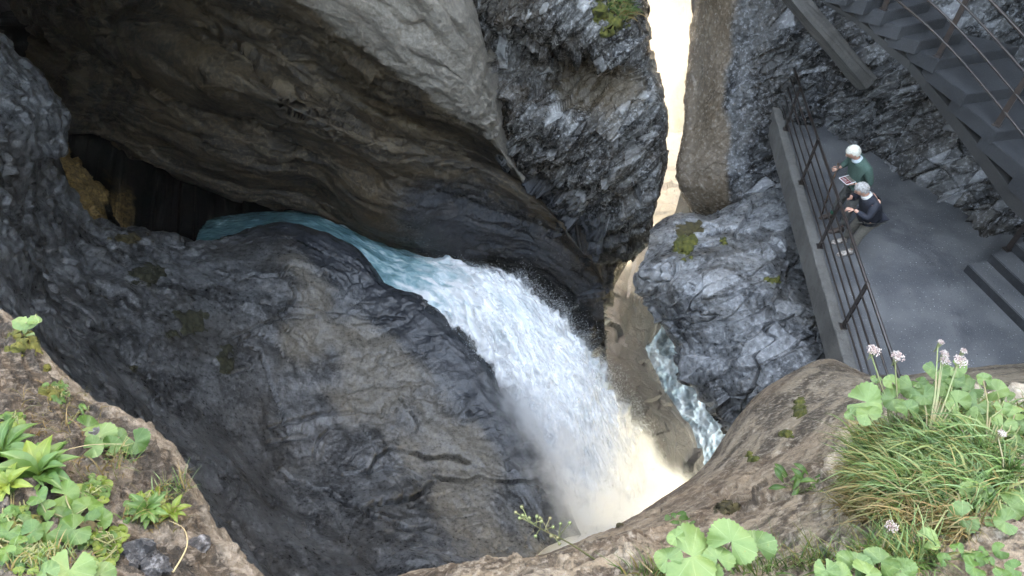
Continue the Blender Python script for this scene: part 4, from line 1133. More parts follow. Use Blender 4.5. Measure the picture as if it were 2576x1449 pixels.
def gorge_mist():
    bm = bmesh.new(); bmesh.ops.create_icosphere(bm, subdivisions=3, radius=1.0)
    c = Vector((4.4, 16.8, -3.2))
    for v in bm.verts: v.co = c + Vector((v.co.x * 2.6, v.co.y * 4.2, v.co.z * 6.0))
    m, nt = new_mat('gorge_mist_air')
    pv = nt.nodes.new('ShaderNodeVolumePrincipled')
    pv.inputs['Color'].default_value = (0.93, 0.88, 0.82, 1)
    pv.inputs['Density'].default_value = 0.055
    o_ = nt.nodes.new('ShaderNodeOutputMaterial'); nt.links.new(pv.outputs[0], o_.inputs['Volume'])
    tag(obj('gorge_mist', bm_mesh(bm, 'gorge_mist', True), m), 'brownish mist in the deep gap beside the boulder', 'mist', kind='stuff')
gorge_mist()

# river down in the gorge
def river():
    nx, ny = 260, 360
    X, Y = np.meshgrid(np.linspace(2, 11, nx), np.linspace(7, 24, ny))
    p = np.stack([X, Y, np.zeros_like(X)], -1).reshape(-1, 3)
    z = -13.2 + 0.30 * fbm(p * np.array([0.9, 0.5, 1]), 4) + 0.22 * (0.5 - np.abs(perlin(p * 1.6))) + 0.12 * (0.5 - np.abs(perlin(p * 4.2 + 3))) + 0.06 * fbm(p * 9, 3)
    p[:, 2] = z
    idx = np.arange(nx * ny).reshape(ny, nx)
    F = np.stack([idx[:-1, :-1], idx[:-1, 1:], idx[1:, 1:], idx[1:, :-1]], -1).reshape(-1, 4)
    me = mesh_np('river', p, F)
    fo = np.clip(0.5 + 1.1 * fbm(p * np.array([1.4, 0.8, 1]) + 3, 5), 0, 1)
    at = me.attributes.new('foam', 'FLOAT', 'POINT'); at.data.foreach_set('value', fo.astype(np.float32))
    return me
tag(obj('river', river(), M['river']), 'pale churning river at the bottom of the gorge', 'river', kind='structure')
# ------------------------------------------------------------------ walkway, kerb, railing
ko0, ko1 = PZ(1949, 313, 0.0), PZ(2117, 920, 0.0)       # outer edge of the kerb, far and near
kd = (ko0 - ko1).normalized(); kn = Vector((kd.y, -kd.x, 0)) # kn points to the walkway
def walk_line(y, off):                                  # point on the kerb line at a given y
    t = (y - ko1.y) / kd.y
    q = ko1 + kd * t + kn * off
    return Vector((q.x, q.y, 0))
bm = bmesh.new()
a, b = walk_line(4.6, 0.06), walk_line(13.4, 0.06)
prism(bm, [a, (11.5, 4.6), (11.5, 9.2), (9.4, 11.5), (8.4, 13.4), b], -0.28, 0.0)
bmesh.ops.recalc_face_normals(bm, faces=bm.faces)
tag(obj('walkway', bm_mesh(bm, 'walkway'), M['asphalt']), 'dark asphalt walkway behind the railing', 'walkway', kind='structure')
bm = bmesh.new()
n = 60
prof = [(0.0, -0.42), (0.0, 0.085), (0.015, 0.10), (0.165, 0.10), (0.18, 0.085), (0.18, -0.05), (0.05, -0.3), (0.05, -0.42)]
rings = []
for i in range(n + 1):
    y = 5.2 + (13.2 - 5.2) * i / n
    rr = []
    for o_, z in prof:
        q = walk_line(y, o_)
        j = Vector((random.uniform(-1, 1), random.uniform(-1, 1), random.uniform(-1, 1))) * 0.006
        rr.append(bm.verts.new(Vector((q.x, q.y, z)) + j))
    rings.append(rr)
for r_a, r_b in zip(rings, rings[1:]):
    for k in range(len(prof)):
        bm.faces.new((r_a[k], r_a[(k + 1) % len(prof)], r_b[(k + 1) % len(prof)], r_b[k]))
bm.faces.new(rings[0]); bm.faces.new(rings[-1][::-1])
tag(obj('kerb', bm_mesh(bm, 'kerb'), M['kerb']), 'pale concrete kerb along the open edge of the walkway', 'kerb', kind='structure')

rail = empty('walkway_railing', walk_line(9.0, 0.14))
tag(rail, 'brown iron railing with five bars along the walkway edge', 'railing')
def part(name, bm, mat, parent, smooth=False):
    me = bm_mesh(bm, name, smooth)
    o = obj(name, me, mat, parent)
    o.matrix_parent_inverse = Matrix.Translation(-parent.location) if parent.rotation_euler.z == 0 else parent.matrix_basis.inverted()
    return o
post_y = [5.02, 6.76, 8.56, 10.30, 12.05]
hts = [0.25, 0.455, 0.66, 0.865]
for y in post_y:
    bm = bmesh.new()
    q = walk_line(y, 0.14)
    box_between(bm, (q.x, q.y, 0.095), (q.x, q.y, 1.075), 0.085, 0.022, up=kn)
    box_between(bm, (q.x, q.y, 0.10), (q.x, q.y, 0.112), 0.13, 0.10, up=kn)
    p_ = part('post', bm, M['iron'], rail)
    bm = bmesh.new()
    tube(bm, [(q.x - kd.x * .03, q.y - kd.y * .03, 1.10), (q.x + kd.x * .03, q.y + kd.y * .03, 1.10)], 0.031, 10)
    c_ = obj('collar', bm_mesh(bm, 'collar', True), M['iron'], p_)
for z in hts:
    bm = bmesh.new()
    a, b = walk_line(4.7, 0.14), walk_line(12.75, 0.14)
    tube(bm, [(a.x, a.y, z)] + [(walk_line(y, 0.14 + random.uniform(-.006, .006)).x, y, z + random.uniform(-.006, .006)) for y in (6, 7.5, 9, 10.5, 12)] + [(b.x, b.y, z)], 0.017, 8)
    part('bar', bm, M['iron'], rail, True)
bm = bmesh.new()
a, b = walk_line(4.7, 0.14), walk_line(12.75, 0.14)
tube(bm, [(a.x, a.y, 1.10), (walk_line(8, .14).x, 8, 1.10), (b.x, b.y, 1.10)], 0.026, 10)
part('handrail', bm, M['iron'], rail, True)

# ------------------------------------------------------------------ low steps at the right edge
s_a, s_b = PZ(2423, 682, 0.0), PZ(2576, 836, 0.0)
sd = (s_b - s_a).normalized(); sn = Vector((-sd.y, sd.x, 0))
low = empty('low_steps', (s_a.x, s_a.y, 0)); tag(low, 'two concrete steps with painted riser shade leaving the walkway at the right edge', 'steps')
for i in range(4):
    bm = bmesh.new()
    q0 = s_a + sn * (0.36 * i) + sd * (0.02 * i)
    q1 = q0 + sd * 2.4
    f_ = q1 + sn * 1.9; g_ = q0 + sn * 1.9
    z0 = 0.002 if i == 0 else 0.17 * i + 0.001
    prism(bm, [q0, q1, f_, g_], z0, 0.17 * (i + 1))
    bmesh.ops.bevel(bm, geom=[e for e in bm.edges if all(v.co.z > z0 + .1 for v in e.verts)], offset=0.012, segments=2, affect='EDGES')
    o_ = part('step', bm, M['asphalt'], low)
    o_.data.materials.append(M['tread'])
    for f_ in o_.data.polygons: f_.material_index = 0 if f_.normal.z > 0.5 else 1  # side faces take the darker concrete: riser shade put into the colour
# its handrail post
hp = PZ(2534, 628, 0.34)
rp = empty('step_handrail', (hp.x, hp.y, 0.34)); tag(rp, 'short iron handrail on the low steps at the right edge', 'railing')
bm = bmesh.new(); box_between(bm, (hp.x, hp.y, 0.342), (hp.x, hp.y, 1.25), 0.085, 0.022, up=sn); part('post', bm, M['iron'], rp)
bm = bmesh.new(); box_between(bm, (hp.x, hp.y, 0.342), (hp.x, hp.y, 0.36), 0.12, 0.12, up=sn); part('foot_plate', bm, M['iron'], rp)
bm = bmesh.new(); h2 = hp + sn * 1.2
tube(bm, [(hp.x - sn.x * .1, hp.y - sn.y * .1, 1.23), (h2.x, h2.y, 1.8)], 0.022, 10); part('handrail', bm, M['iron'], rp, True)
bm = bmesh.new()
tube(bm, [(hp.x, hp.y, 0.85), (h2.x, h2.y, 1.41)], 0.017, 8); part('bar', bm, M['iron'], rp, True)

# ------------------------------------------------------------------ concrete beam across the upper wall
bm = bmesh.new()
p0, p1 = P(2182, 212, 12.9), P(1940, -75, 12.2)
box_between(bm, p0, p1, 0.27, 0.28, up=(p0 - CAM).normalized() * -0.75 + Vector((-0.1, 0, 0.7)))
bmesh.ops.subdivide_edges(bm, edges=bm.edges, cuts=6, use_grid_fill=True)
for v in bm.verts: v.co += Vector((random.uniform(-1, 1), random.uniform(-1, 1), random.uniform(-1, 1))) * 0.008
tag(obj('concrete_beam', bm_mesh(bm, 'concrete_beam'), M['beam']), 'slanting concrete beam on the rock above the walkway end', 'beam')

# ------------------------------------------------------------------ winding stair at the top right
def cz(cx, cy):     # from a close-up of the stair to picture units
    return ((2600 + cx * 0.41408) * 0.805, cy * 0.41408 * 0.805)
RISE = 0.168
Z0 = 3.05 + RISE
# outer (left) edge of each tread: far end, near end; then its inner side far, near
tr = [((-130,-190),(20,-150),(330,-480),(420,-400)), ((-5,-90),(140,-60),(440,-330),(520,-260)), ((120,-20),(270,10),(530,-190),(640,-110)),
      ((250,60),(400,95),(640,-70),(760,10)), ((375,160),(528,203),(770,25),(880,130)), ((500,268),(662,312),(880,160),(1000,250)),
      ((640,375),(805,458),(1000,260),(1420,350)), ((760,520),(1018,714),(1320,380),(1560,640)), ((972,775),(1252,996),(1500,660),(1800,930)),
      ((1200,1060),(1520,1330),(1760,980),(2100,1260)), ((1440,1380),(1800,1690),(2060,1330),(2400,1600))]
nstep = len(tr)
zs = [3.40 + RISE * (5 - i) for i in range(nstep)]
stair = empty('winding_stair', PZ(*cz(805, 458), zs[6])); tag(stair, 'dark concrete winding stair with open side at the top right', 'staircase')
edge_pts = []
for i, q in enumerate(tr):
    z = zs[i]
    fl, nl_, fr_, nr = [PZ(*cz(*c), z) for c in q]
    edge_pts.append((fl, nl_))
    bm = bmesh.new()
    fb = fl + (fl - nl_).normalized() * 0.16; rb = fr_ + (fr_ - nr).normalized() * 0.30
    poly = [(p.x, p.y) for p in (fb, nl_, nr, rb)]
    prism(bm, poly, z - RISE - 0.04, z)
    bmesh.ops.recalc_face_normals(bm, faces=bm.faces)
    bmesh.ops.bevel(bm, geom=[e for e in bm.edges if all(v.co.z > z - .01 for v in e.verts)], offset=0.010, segments=2, affect='EDGES')
    part('step', bm, M['tread'], stair)
# side slab under the treads
bm = bmesh.new()
top, bot = [], []
for i, (fl, nl_) in enumerate(edge_pts):
    z = zs[i] - RISE - 0.045
    for k, p in enumerate((fl, nl_)):
        if k == 1 and i < nstep - 1: continue
        top.append(Vector((p.x, p.y, z)))
for i, t in enumerate(top): bot.append(t + Vector((0, 0, -0.02 - 0.20 * i / (len(top) - 1))))
inw = Vector((0.75, 0.65, 0)).normalized()
V1 = [bm.verts.new(t + inw * 0.02) for t in top]; V2 = [bm.verts.new(t + inw * 0.02) for t in bot]
V3 = [bm.verts.new(t + inw * 1.35) for t in bot]; V4 = [bm.verts.new(t + inw * 1.35) for t in top]
for i in range(len(top) - 1):
    for A_, B_ in ((V1, V2), (V2, V3), (V3, V4), (V4, V1)):
        bm.faces.new((A_[i], A_[i + 1], B_[i + 1], B_[i]))
bm.faces.new((V1[0], V2[0], V3[0], V4[0])); bm.faces.new((V1[-1], V4[-1], V3[-1], V2[-1]))
part('stair_slab', bm, M['concrete'], stair)
# railing of that stair
sr = empty('stair_railing', edge_pts[6][1]); tag(sr, 'iron railing with slanting bars on the winding stair', 'railing')
# posts: on which tread, and how far along the edge
posts = [(1, 0.6), (3, 0.75), (6, 0.82), (8, 0.88), (10, 0.7)]
pp = []
for i, t in posts:
    fl, nl_ = edge_pts[i]
    q = fl.lerp(nl_, t); q = Vector((q.x, q.y, zs[i])) + inw * 0.10
    pp.append(q)
    bm = bmesh.new()
    box_between(bm, (q.x, q.y, q.z + 0.002), (q.x, q.y, q.z + 1.08), 0.075, 0.022, up=inw)
    box_between(bm, (q.x, q.y, q.z + 0.002), (q.x, q.y, q.z + 0.014), 0.11, 0.09, up=inw)
    part('post', bm, M['iron'], sr)
for h in (0.22, 0.50, 0.78, 1.08):
    bm = bmesh.new()
    pts = crom(np.array([(q.x, q.y, q.z + h) for q in pp]), 33)
    tube(bm, [Vector(p) for p in pts], 0.016 if h < 1 else 0.021, 8)
    part('bar' if h < 1 else 'handrail', bm, M['iron'], sr, True)
# ------------------------------------------------------------------ people
M['skin'] = simple_mat('skin', (0.50, 0.27, 0.19), 0.5, (0.42, 0.20, 0.14), 20, sss=0.1)
M['sweater'] = simple_mat('green_wool', (0.03, 0.062, 0.048), 0.9, (0.045, 0.085, 0.066), 60, bump=0.4)
M['navy'] = simple_mat('navy_cloth', (0.007, 0.008, 0.014), 0.8, (0.012, 0.014, 0.022), 25, bump=0.3)
M['collar'] = simple_mat('pale_collar', (0.42, 0.45, 0.45), 0.8, (0.30, 0.37, 0.40), 90)
M['white_collar'] = simple_mat('white_collar', (0.50, 0.48, 0.45), 0.8)
M['trousers'] = simple_mat('grey_trousers', (0.10, 0.095, 0.085), 0.85, (0.07, 0.065, 0.06), 30, bump=0.3)
M['khaki'] = simple_mat('khaki_trousers', (0.15, 0.13, 0.105), 0.85, (0.10, 0.09, 0.075), 30, bump=0.3)
M['boot'] = simple_mat('brown_boot', (0.09, 0.06, 0.045), 0.7, (0.05, 0.035, 0.03), 40)
M['sock'] = simple_mat('green_sock', (0.02, 0.16, 0.09), 0.9)
M['shoe'] = simple_mat('pale_shoe', (0.48, 0.41, 0.35), 0.7, (0.16, 0.12, 0.10), 26)
M['hair_white'] = simple_mat('white_hair', (0.62, 0.58, 0.50), 0.6, (0.42, 0.38, 0.30), 45, bump=0.8)
M['hair_grey'] = simple_mat('grey_hair', (0.38, 0.35, 0.32), 0.6, (0.18, 0.16, 0.145), 40, bump=0.9)
M['wood'] = simple_mat('stick_wood', (0.10, 0.05, 0.025), 0.45, (0.06, 0.03, 0.018), 20)
M['black'] = simple_mat('black_plastic', (0.012, 0.012, 0.013), 0.4)
M['stripe'] = simple_mat('pale_stripe', (0.30, 0.38, 0.33), 0.9)

def skin(name, nodes, edges, sub=2):
    """nodes: list of (pos, radius or (rx, ry)); grown into one continuous surface"""
    me = bpy.data.meshes.new(name)
    me.from_pydata([n[0] for n in nodes], edges, [])
    o = bpy.data.objects.new(name, me); col.objects.link(o)
    o.modifiers.new('skin', 'SKIN')
    sv = me.skin_vertices[0].data if me.skin_vertices else None
    if sv is None:
        bpy.context.view_layer.update(); sv = me.skin_vertices[0].data
    for i, n in enumerate(nodes):
        r = n[1]
        sv[i].radius = r if isinstance(r, tuple) else (r, r)
        sv[i].use_root = (i == 0)
    m = o.modifiers.new('sub', 'SUBSURF'); m.levels = sub; m.render_levels = sub
    o.modifiers['skin'].use_smooth_shade = True
    dg = bpy.context.evaluated_depsgraph_get()
    out = bpy.data.meshes.new_from_object(o.evaluated_get(dg))
    bpy.data.objects.remove(o); bpy.data.meshes.remove(me)
    for p in out.polygons: p.use_smooth = True
    return out
def child(name, me, mat, par):
    o = obj(name, me, mat, par)
    o.matrix_parent_inverse = par.matrix_basis.inverted()
    return o
def head_mesh(c, fwd, up, s):
    """an egg-shaped head with brow, nose, chin and ears"""
    c, fwd, up = Vector(c), Vector(fwd).normalized(), Vector(up).normalized()
    up = (up - fwd * up.dot(fwd)).normalized(); side = fwd.cross(up)
    bm = bmesh.new(); bmesh.ops.create_uvsphere(bm, u_segments=28, v_segments=20, radius=1)
    for v in bm.verts:
        x, y, z = v.co                      # x side, y forward, z up
        w = 0.078 * (1 - 0.16 * max(0, -z) ** 1.5); d = 0.098 * (1 - 0.10 * max(0, -z) * (1 if y < 0 else 0)); h = 0.118
        X, Y, Z = x * w, y * d, z * h
        if y > 0:
            nose = math.exp(-((x / 0.16) ** 2 + ((z + 0.12) / 0.2) ** 2)); Y += 0.026 * nose
            Y += 0.008 * math.exp(-((z - 0.18) / 0.09) ** 2)                                   # brow
            Y -= 0.012 * (math.exp(-(((x - 0.36) / 0.17) ** 2 + ((z - 0.03) / 0.1) ** 2)) + math.exp(-(((x + 0.36) / 0.17) ** 2 + ((z - 0.03) / 0.1) ** 2)))
            Y += 0.010 * math.exp(-((x / 0.3) ** 2 + ((z + 0.8) / 0.14) ** 2))                 # chin
            Y -= 0.005 * math.exp(-((x / 0.3) ** 2 + ((z + 0.46) / 0.05) ** 2))                # mouth line
        v.co = c + (side * X + fwd * Y + up * Z) * s
    for k in (-1, 1):
        r = bmesh.ops.create_uvsphere(bm, u_segments=8, v_segments=6, radius=1)
        for v in r['verts']:
            x, y, z = v.co
            v.co = c + (side * (k * 0.079 + x * 0.010) + fwd * (-0.008 + y * 0.019) + up * (-0.005 + z * 0.032)) * s
    return bm_mesh(bm, 'head', True)
def hair_mesh(c, fwd, up, s, curly=False, seed=1):
    c, fwd, up = Vector(c), Vector(fwd).normalized(), Vector(up).normalized()
    up = (up - fwd * up.dot(fwd)).normalized(); side = fwd.cross(up)
    bm = bmesh.new(); bmesh.ops.create_icosphere(bm, subdivisions=5, radius=1)
    kill = [v for v in bm.verts if (v.co.y > 0.25 and v.co.z < 0.42 - 0.1 * abs(v.co.x)) or v.co.z < -0.50 or (abs(v.co.x) > .5 and v.co.z < -0.02 and v.co.y > -0.1)]
    bmesh.ops.delete(bm, geom=kill, context='VERTS')
    pts = np.array([tuple(v.co) for v in bm.verts])
    f = 3.2 if curly else 2.0
    nz = fbm(pts * np.array([f, f * (1 if curly else 0.7), f * (1 if curly else 2.2)]) * (2 if curly else 1.6) + seed, 4)
    nz2 = ridged(pts * (7 if curly else np.array([9, 3.5, 9])) + seed, 2)
    for v, a_, b_ in zip(bm.verts, nz, nz2):
        x, y, z = v.co
        k = 1.12 + (0.16 if curly else 0.07) * a_ + (0.10 if curly else 0.07) * (b_ - 0.6)
        v.co = c + (side * x * 0.079 * k + fwd * (y * 0.099 * k - 0.003) + up * (z * 0.118 * k + 0.004)) * s
    return bm_mesh(bm, 'hair', True)
def hand_nodes(wrist, tip, palm_n, s=1.0, curl=0.5, left=False):
    """palm with five separate bent fingers: nodes and edges for skin()"""
    w, t, n = Vector(wrist), Vector(tip), Vector(palm_n).normalized()
    f = (t - w).normalized(); n = (n - f * n.dot(f)).normalized(); sd = f.cross(n) * (1 if left else -1)
    nodes = [(w, 0.024 * s), (w + f * 0.045 * s, (0.030 * s, 0.018 * s))]; edges = [(0, 1)]
    for k, (off, L) in enumerate(((-0.030, 0.065), (-0.010, 0.078), (0.010, 0.074), (0.029, 0.058))):
        a = w + f * 0.082 * s + sd * off * s
        b = a + (f * math.cos(curl * .6) - n * math.sin(curl * .6)) * L * .5 * s
        c = b + (f * math.cos(curl * 1.7) - n * math.sin(curl * 1.7)) * L * .5 * s
        i = len(nodes)
        nodes += [(a, 0.0105 * s), (b, 0.009 * s), (c, 0.0075 * s)]; edges += [(1, i), (i, i + 1), (i + 1, i + 2)]
    i = len(nodes)
    a = w + f * 0.03 * s - sd * 0.030 * s; b = a + f * .03 * s - sd * .022 * s - n * .01 * s; c = b + f * .026 * s - n * .018 * s
    nodes += [(a, 0.012 * s), (b, 0.0105 * s), (c, 0.008 * s)]; edges += [(1, i), (i, i + 1), (i + 1, i + 2)]
    return nodes, edges
def shoe_mesh(heel, toe, s=1.0):
    heel, toe = Vector(heel), Vector(toe)
    f = (toe - heel).normalized(); sd = Vector((-f.y, f.x, 0)); L = (toe - heel).length
    bm = bmesh.new()
    prof = [(0, .036, .07), (.12, .042, .115), (.3, .043, .12), (.45, .042, .085), (.65, .052, .065), (.85, .046, .05), (.97, .026, .04), (1.0, .012, .03)]
    rings = []
    for t, w, h in prof:
        r = []
        for k in range(12):
            a = k * 2 * math.pi / 12
            x = math.cos(a) * w * s; z = (math.sin(a) * 0.5 + 0.5) * h * s
            if math.sin(a) < -0.4: z = 0.004
            r.append(bm.verts.new(heel + f * (t * L) + sd * x + Vector((0, 0, z))))
        rings.append(r)
    for a, b in zip(rings, rings[1:]):
        for k in range(12): bm.faces.new((a[k], a[(k + 1) % 12], b[(k + 1) % 12], b[k]))
    bm.faces.new(rings[0][::-1]); bm.faces.new(rings[-1])
    return bm_mesh(bm, 'shoe', True)

def person(label, J, head_dir, mats, s, stout, curly, hem, long_coat=False):
    g = Vector
    e = empty('person', (J['pel'][0], J['pel'][1], 0)); tag(e, label, 'person')
    V = {k: g(v) for k, v in J.items() if isinstance(v, tuple)}
    # the body itself: one continuous surface
    nodes = [(V['pel'], (.13 * stout, .11 * stout)), (V['belly'], (.13 * stout, .12 * stout)), (V['chest'], (.14 * stout, .11 * stout)), (V['neck'], .055), (V['head'] - g((0, 0, .04)), .05),
             (V['shL'], .055), (V['elL'], .042), (V['haL'], .028), (V['shR'], .055), (V['elR'], .042), (V['haR'], .028),
             (V['hiL'], .085), (V['knL'], .056), (V['anL'], .038), (V['hiR'], .085), (V['knR'], .056), (V['anR'], .038)]
    edges = [(0, 1), (1, 2), (2, 3), (3, 4), (2, 5), (5, 6), (6, 7), (2, 8), (8, 9), (9, 10), (0, 11), (11, 12), (12, 13), (0, 14), (14, 15), (15, 16)]
    child('body', skin('body', nodes, edges), M['skin'], e)
    tr_n = [(V['pel'] + g((0, 0, .05)), (.155 * stout, .135 * stout)), (V['hiL'], .11), (V['knL'], .082), (V['anL'] + g((0, 0, .02)), .07), (V['hiR'], .11), (V['knR'], .082), (V['anR'] + g((0, 0, .02)), .07)]
    child('trousers', skin('trousers', tr_n, [(0, 1), (1, 2), (2, 3), (0, 4), (4, 5), (5, 6)]), mats['trousers'], e)
    bl = V['pel'].lerp(V['belly'], hem)
    top = [(V['belly'], (.165 * stout, .155 * stout)), (bl, (.168 * stout, .155 * stout)), (V['chest'], (.165 * stout, .135 * stout)), (V['neck'] - g((0, 0, .035)), .085),
           (V['shL'], .082), (V['elL'], .068), (V['haL'].lerp(V['elL'], .18), .048), (V['shR'], .082), (V['elR'], .068), (V['haR'].lerp(V['elR'], .18), .048)]
    te = [(0, 1), (0, 2), (2, 3), (2, 4), (4, 5), (5, 6), (2, 7), (7, 8), (8, 9)]
    if long_coat:
        top[1] = (V['pel'] + g((0, 0, .02)), (.19 * stout, .18 * stout)); top.append((V['pel'] + g((0.01, 0, -0.17)), (.205 * stout, .185 * stout))); te.append((1, 10))
    child(mats['top_name'], skin('top', top, te), mats['top'], e)
    fwd = g(head_dir)
    upv = (V['head'] - V['neck']).normalized() + g((0.25, 0, 0.6))
    hd = child('head', head_mesh(V['head'], fwd, upv, s), M['skin'], e)
    hair = obj('hair', hair_mesh(V['head'], fwd, upv, s, curly, 3 if curly else 8), mats['hair'], hd); hair.matrix_parent_inverse = hd.matrix_parent_inverse @ Matrix.Identity(4)
    hair.matrix_parent_inverse = Matrix.Identity(4)
    # eyes
    f_ = fwd.normalized(); u_ = (upv - f_ * upv.dot(f_)).normalized(); sd = f_.cross(u_)
    for k in (-1, 1):
        bm = bmesh.new(); bmesh.ops.create_uvsphere(bm, u_segments=8, v_segments=6, radius=0.011 * s)
        c = V['head'] + (f_ * 0.086 + sd * k * 0.029 + u_ * 0.004) * s
        for v in bm.verts: v.co += c
        obj('eye', bm_mesh(bm, 'eye', True), M['black'], hd)
    # collar ring
    bm = bmesh.new()
    nd = (V['head'] - V['chest']).normalized(); c = V['neck'] + nd * 0.0
    a_ = nd.cross(g((0, 1, 0))).normalized(); b_ = nd.cross(a_)
    ring = []
    for rr, hh in ((.066, -.02), (.060, .025), (.078, .005), (.088, -.03)):
        ring.append([bm.verts.new(c + (a_ * math.cos(k * .3927) + b_ * math.sin(k * .3927)) * rr + nd * (hh + .012 * math.cos(k * .3927))) for k in range(16)])
    for p_, q_ in zip(ring, ring[1:]):
        for k in range(16): bm.faces.new((p_[k], p_[(k + 1) % 16], q_[(k + 1) % 16], q_[k]))
    child('collar', bm_mesh(bm, 'collar', True), mats['collar'], e)
    for L in 'LR':
        w = V['ha' + L]; el = V['el' + L]
        tip = V['ti' + L]
        n_, ed = hand_nodes(w, tip, V['pn' + L] if False else g(J['pn' + L]), 1.0, J['curl' + L], L == 'L')
        child('hand', skin('hand', n_, ed, 1), M['skin'], e)
        child('shoe', shoe_mesh(V['he' + L], V['to' + L]), mats['shoe'], e)
    return e

man = person('white-haired person in a green sweater holding a walking stick and a leaflet',
    dict(pel=(5.96, 9.22, .95), belly=(5.90, 9.21, 1.12), chest=(5.86, 9.21, 1.34), neck=(5.74, 9.21, 1.50), head=(5.63, 9.20, 1.63),
         shL=(5.88, 9.00, 1.43), elL=(6.02, 8.97, 1.14), haL=(5.80, 9.05, 1.08), tiL=(5.68, 9.10, 1.10), pnL=(0.1, 0.1, 1), curlL=0.7,
         shR=(5.84, 9.42, 1.43), elR=(5.84, 9.55, 1.18), haR=(5.70, 9.52, 1.05), tiR=(5.60, 9.50, 1.02), pnR=(0, -1, 0.2), curlR=1.4,
         hiL=(5.97, 9.11, .88), knL=(5.92, 9.06, .48), anL=(5.95, 9.04, .12), hiR=(5.97, 9.33, .88), knR=(5.90, 9.38, .48), anR=(5.90, 9.42, .12),
         heL=(5.99, 9.05, 0.0), toL=(5.71, 9.00, 0.0), heR=(5.95, 9.45, 0.0), toR=(5.66, 9.36, 0.0)),
    (-0.80, 0.05, -0.55), dict(trousers=M['trousers'], top=M['sweater'], top_name='sweater', hair=M['hair_white'], collar=M['collar'], shoe=M['boot']), 1.05, 1.12, False, 0.45)
bm = bmesh.new(); tube(bm, [(5.90, 9.415, .10), (5.90, 9.41, .20)], 0.055, 12); child('sock', bm_mesh(bm, 'sock', True), M['sock'], man)
woman = person('grey-haired person in a dark navy jacket leaning on the railing',
    dict(pel=(5.97, 8.50, .86), belly=(5.92, 8.49, 1.00), chest=(5.83, 8.48, 1.19), neck=(5.70, 8.47, 1.34), head=(5.59, 8.47, 1.45),
         shL=(5.82, 8.29, 1.27), elL=(5.74, 8.20, 1.06), haL=(5.53, 8.32, 1.15), tiL=(5.42, 8.36, 1.145), pnL=(0, 0, 1), curlL=0.75,
         shR=(5.78, 8.66, 1.27), elR=(5.66, 8.70, 1.07), haR=(5.53, 8.58, 1.20), tiR=(5.48, 8.52, 1.26), pnR=(-0.5, 0.6, 0.2), curlR=1.3,
         hiL=(5.97, 8.41, .80), knL=(5.90, 8.44, .44), anL=(5.92, 8.46, .12), hiR=(5.97, 8.60, .80), knR=(5.90, 8.68, .44), anR=(5.90, 8.74, .12),
         heL=(5.96, 8.47, 0.0), toL=(5.68, 8.42, 0.0), heR=(5.95, 8.76, 0.0), toR=(5.68, 8.73, 0.0)),
    (-0.82, 0.10, -0.55), dict(trousers=M['khaki'], top=M['navy'], top_name='jacket', hair=M['hair_grey'], collar=M['white_collar'], shoe=M['shoe']), 1.0, 1.10, True, 0.2, True)

# walking stick, leaflet, small camera
stk = empty('walking_stick', (5.72, 9.46, 0)); tag(stk, 'brown wooden walking stick held upright by the railing', 'stick')
bm = bmesh.new(); tube(bm, [(5.74, 9.47, 0.0), (5.70, 9.49, .5), (5.655, 9.51, 1.14)], [.010, .012, .016], 8); child('shaft', bm_mesh(bm, 'shaft', True), M['wood'], stk)
bm = bmesh.new(); tube(bm, [(5.656, 9.51, 1.13), (5.652, 9.512, 1.17)], [.02, .019], 8); child('knob', bm_mesh(bm, 'knob', True), M['wood'], stk)
bm = bmesh.new(); tube(bm, [(5.66, 9.50, 1.12), (5.69, 9.47, 1.06), (5.69, 9.48, 1.0), (5.67, 9.505, 1.02)], .004, 6); child('wrist_loop', bm_mesh(bm, 'wrist_loop', True), M['black'], stk)
def leaflet():
    c = Vector((5.70, 9.10, 1.135)); ex = Vector((0.86, 0.42, -0.06)).normalized(); n_ = Vector((-0.35, -0.25, 0.9)).normalized(); ey = n_.cross(ex).normalized()
    e = empty('leaflet', c); tag(e, 'white-edged leaflet with a dark red page in the hand of the person in green', 'leaflet')
    W, H = 0.27, 0.19
    def panel(x0, x1, y0, y1, t0, t1, nm, mt):
        bm = bmesh.new()
        vs = [bm.verts.new(c + ex * x + ey * y + n_ * t) for t in (t0, t1) for x, y in ((x0, y0), (x1, y0), (x1, y1), (x0, y1))]
        for q in ((3, 2, 1, 0), (4, 5, 6, 7), (0, 1, 5, 4), (1, 2, 6, 5), (2, 3, 7, 6), (3, 0, 4, 7)): bm.faces.new([vs[i] for i in q])
        return child(nm, bm_mesh(bm, nm), mt, e)
    panel(-W / 2, W / 2, -H / 2, H / 2, 0, 0.003, 'sheet', simple_mat('leaflet_paper', (0.75, 0.74, 0.72), 0.5))
    red = simple_mat('leaflet_red', (0.16, 0.012, 0.012), 0.4); blk = simple_mat('leaflet_photo', (0.05, 0.045, 0.04), 0.4, (0.15, 0.13, 0.10), 30)
    panel(-W / 2 + .012, -0.005, -H / 2 + .012, H / 2 - .012, 0.004, 0.005, 'red_page', red)
    panel(0.0, W / 2 - .012, -H / 2 + .012, H / 2 - .012, 0.004, 0.005, 'photo_page', blk)
    for k in range(4):
        panel(-W / 2 + .03, -W / 2 + .03 + (0.06, .075, .05, .07)[k], .045 - .03 * k, .055 - .03 * k, 0.006, 0.0065, 'text_line', M['white_collar'])
leaflet()
cam_e = empty('small_camera', (5.47, 8.53, 1.23)); tag(cam_e, 'small black camera in the raised hand of the person in navy', 'camera')
bm = bmesh.new(); box_between(bm, (5.455, 8.58, 1.25), (5.46, 8.50, 1.275), 0.03, 0.055); bmesh.ops.bevel(bm, geom=bm.edges[:], offset=.006, segments=2, affect='EDGES'); child('camera_body', bm_mesh(bm, 'camera_body'), M['black'], cam_e)
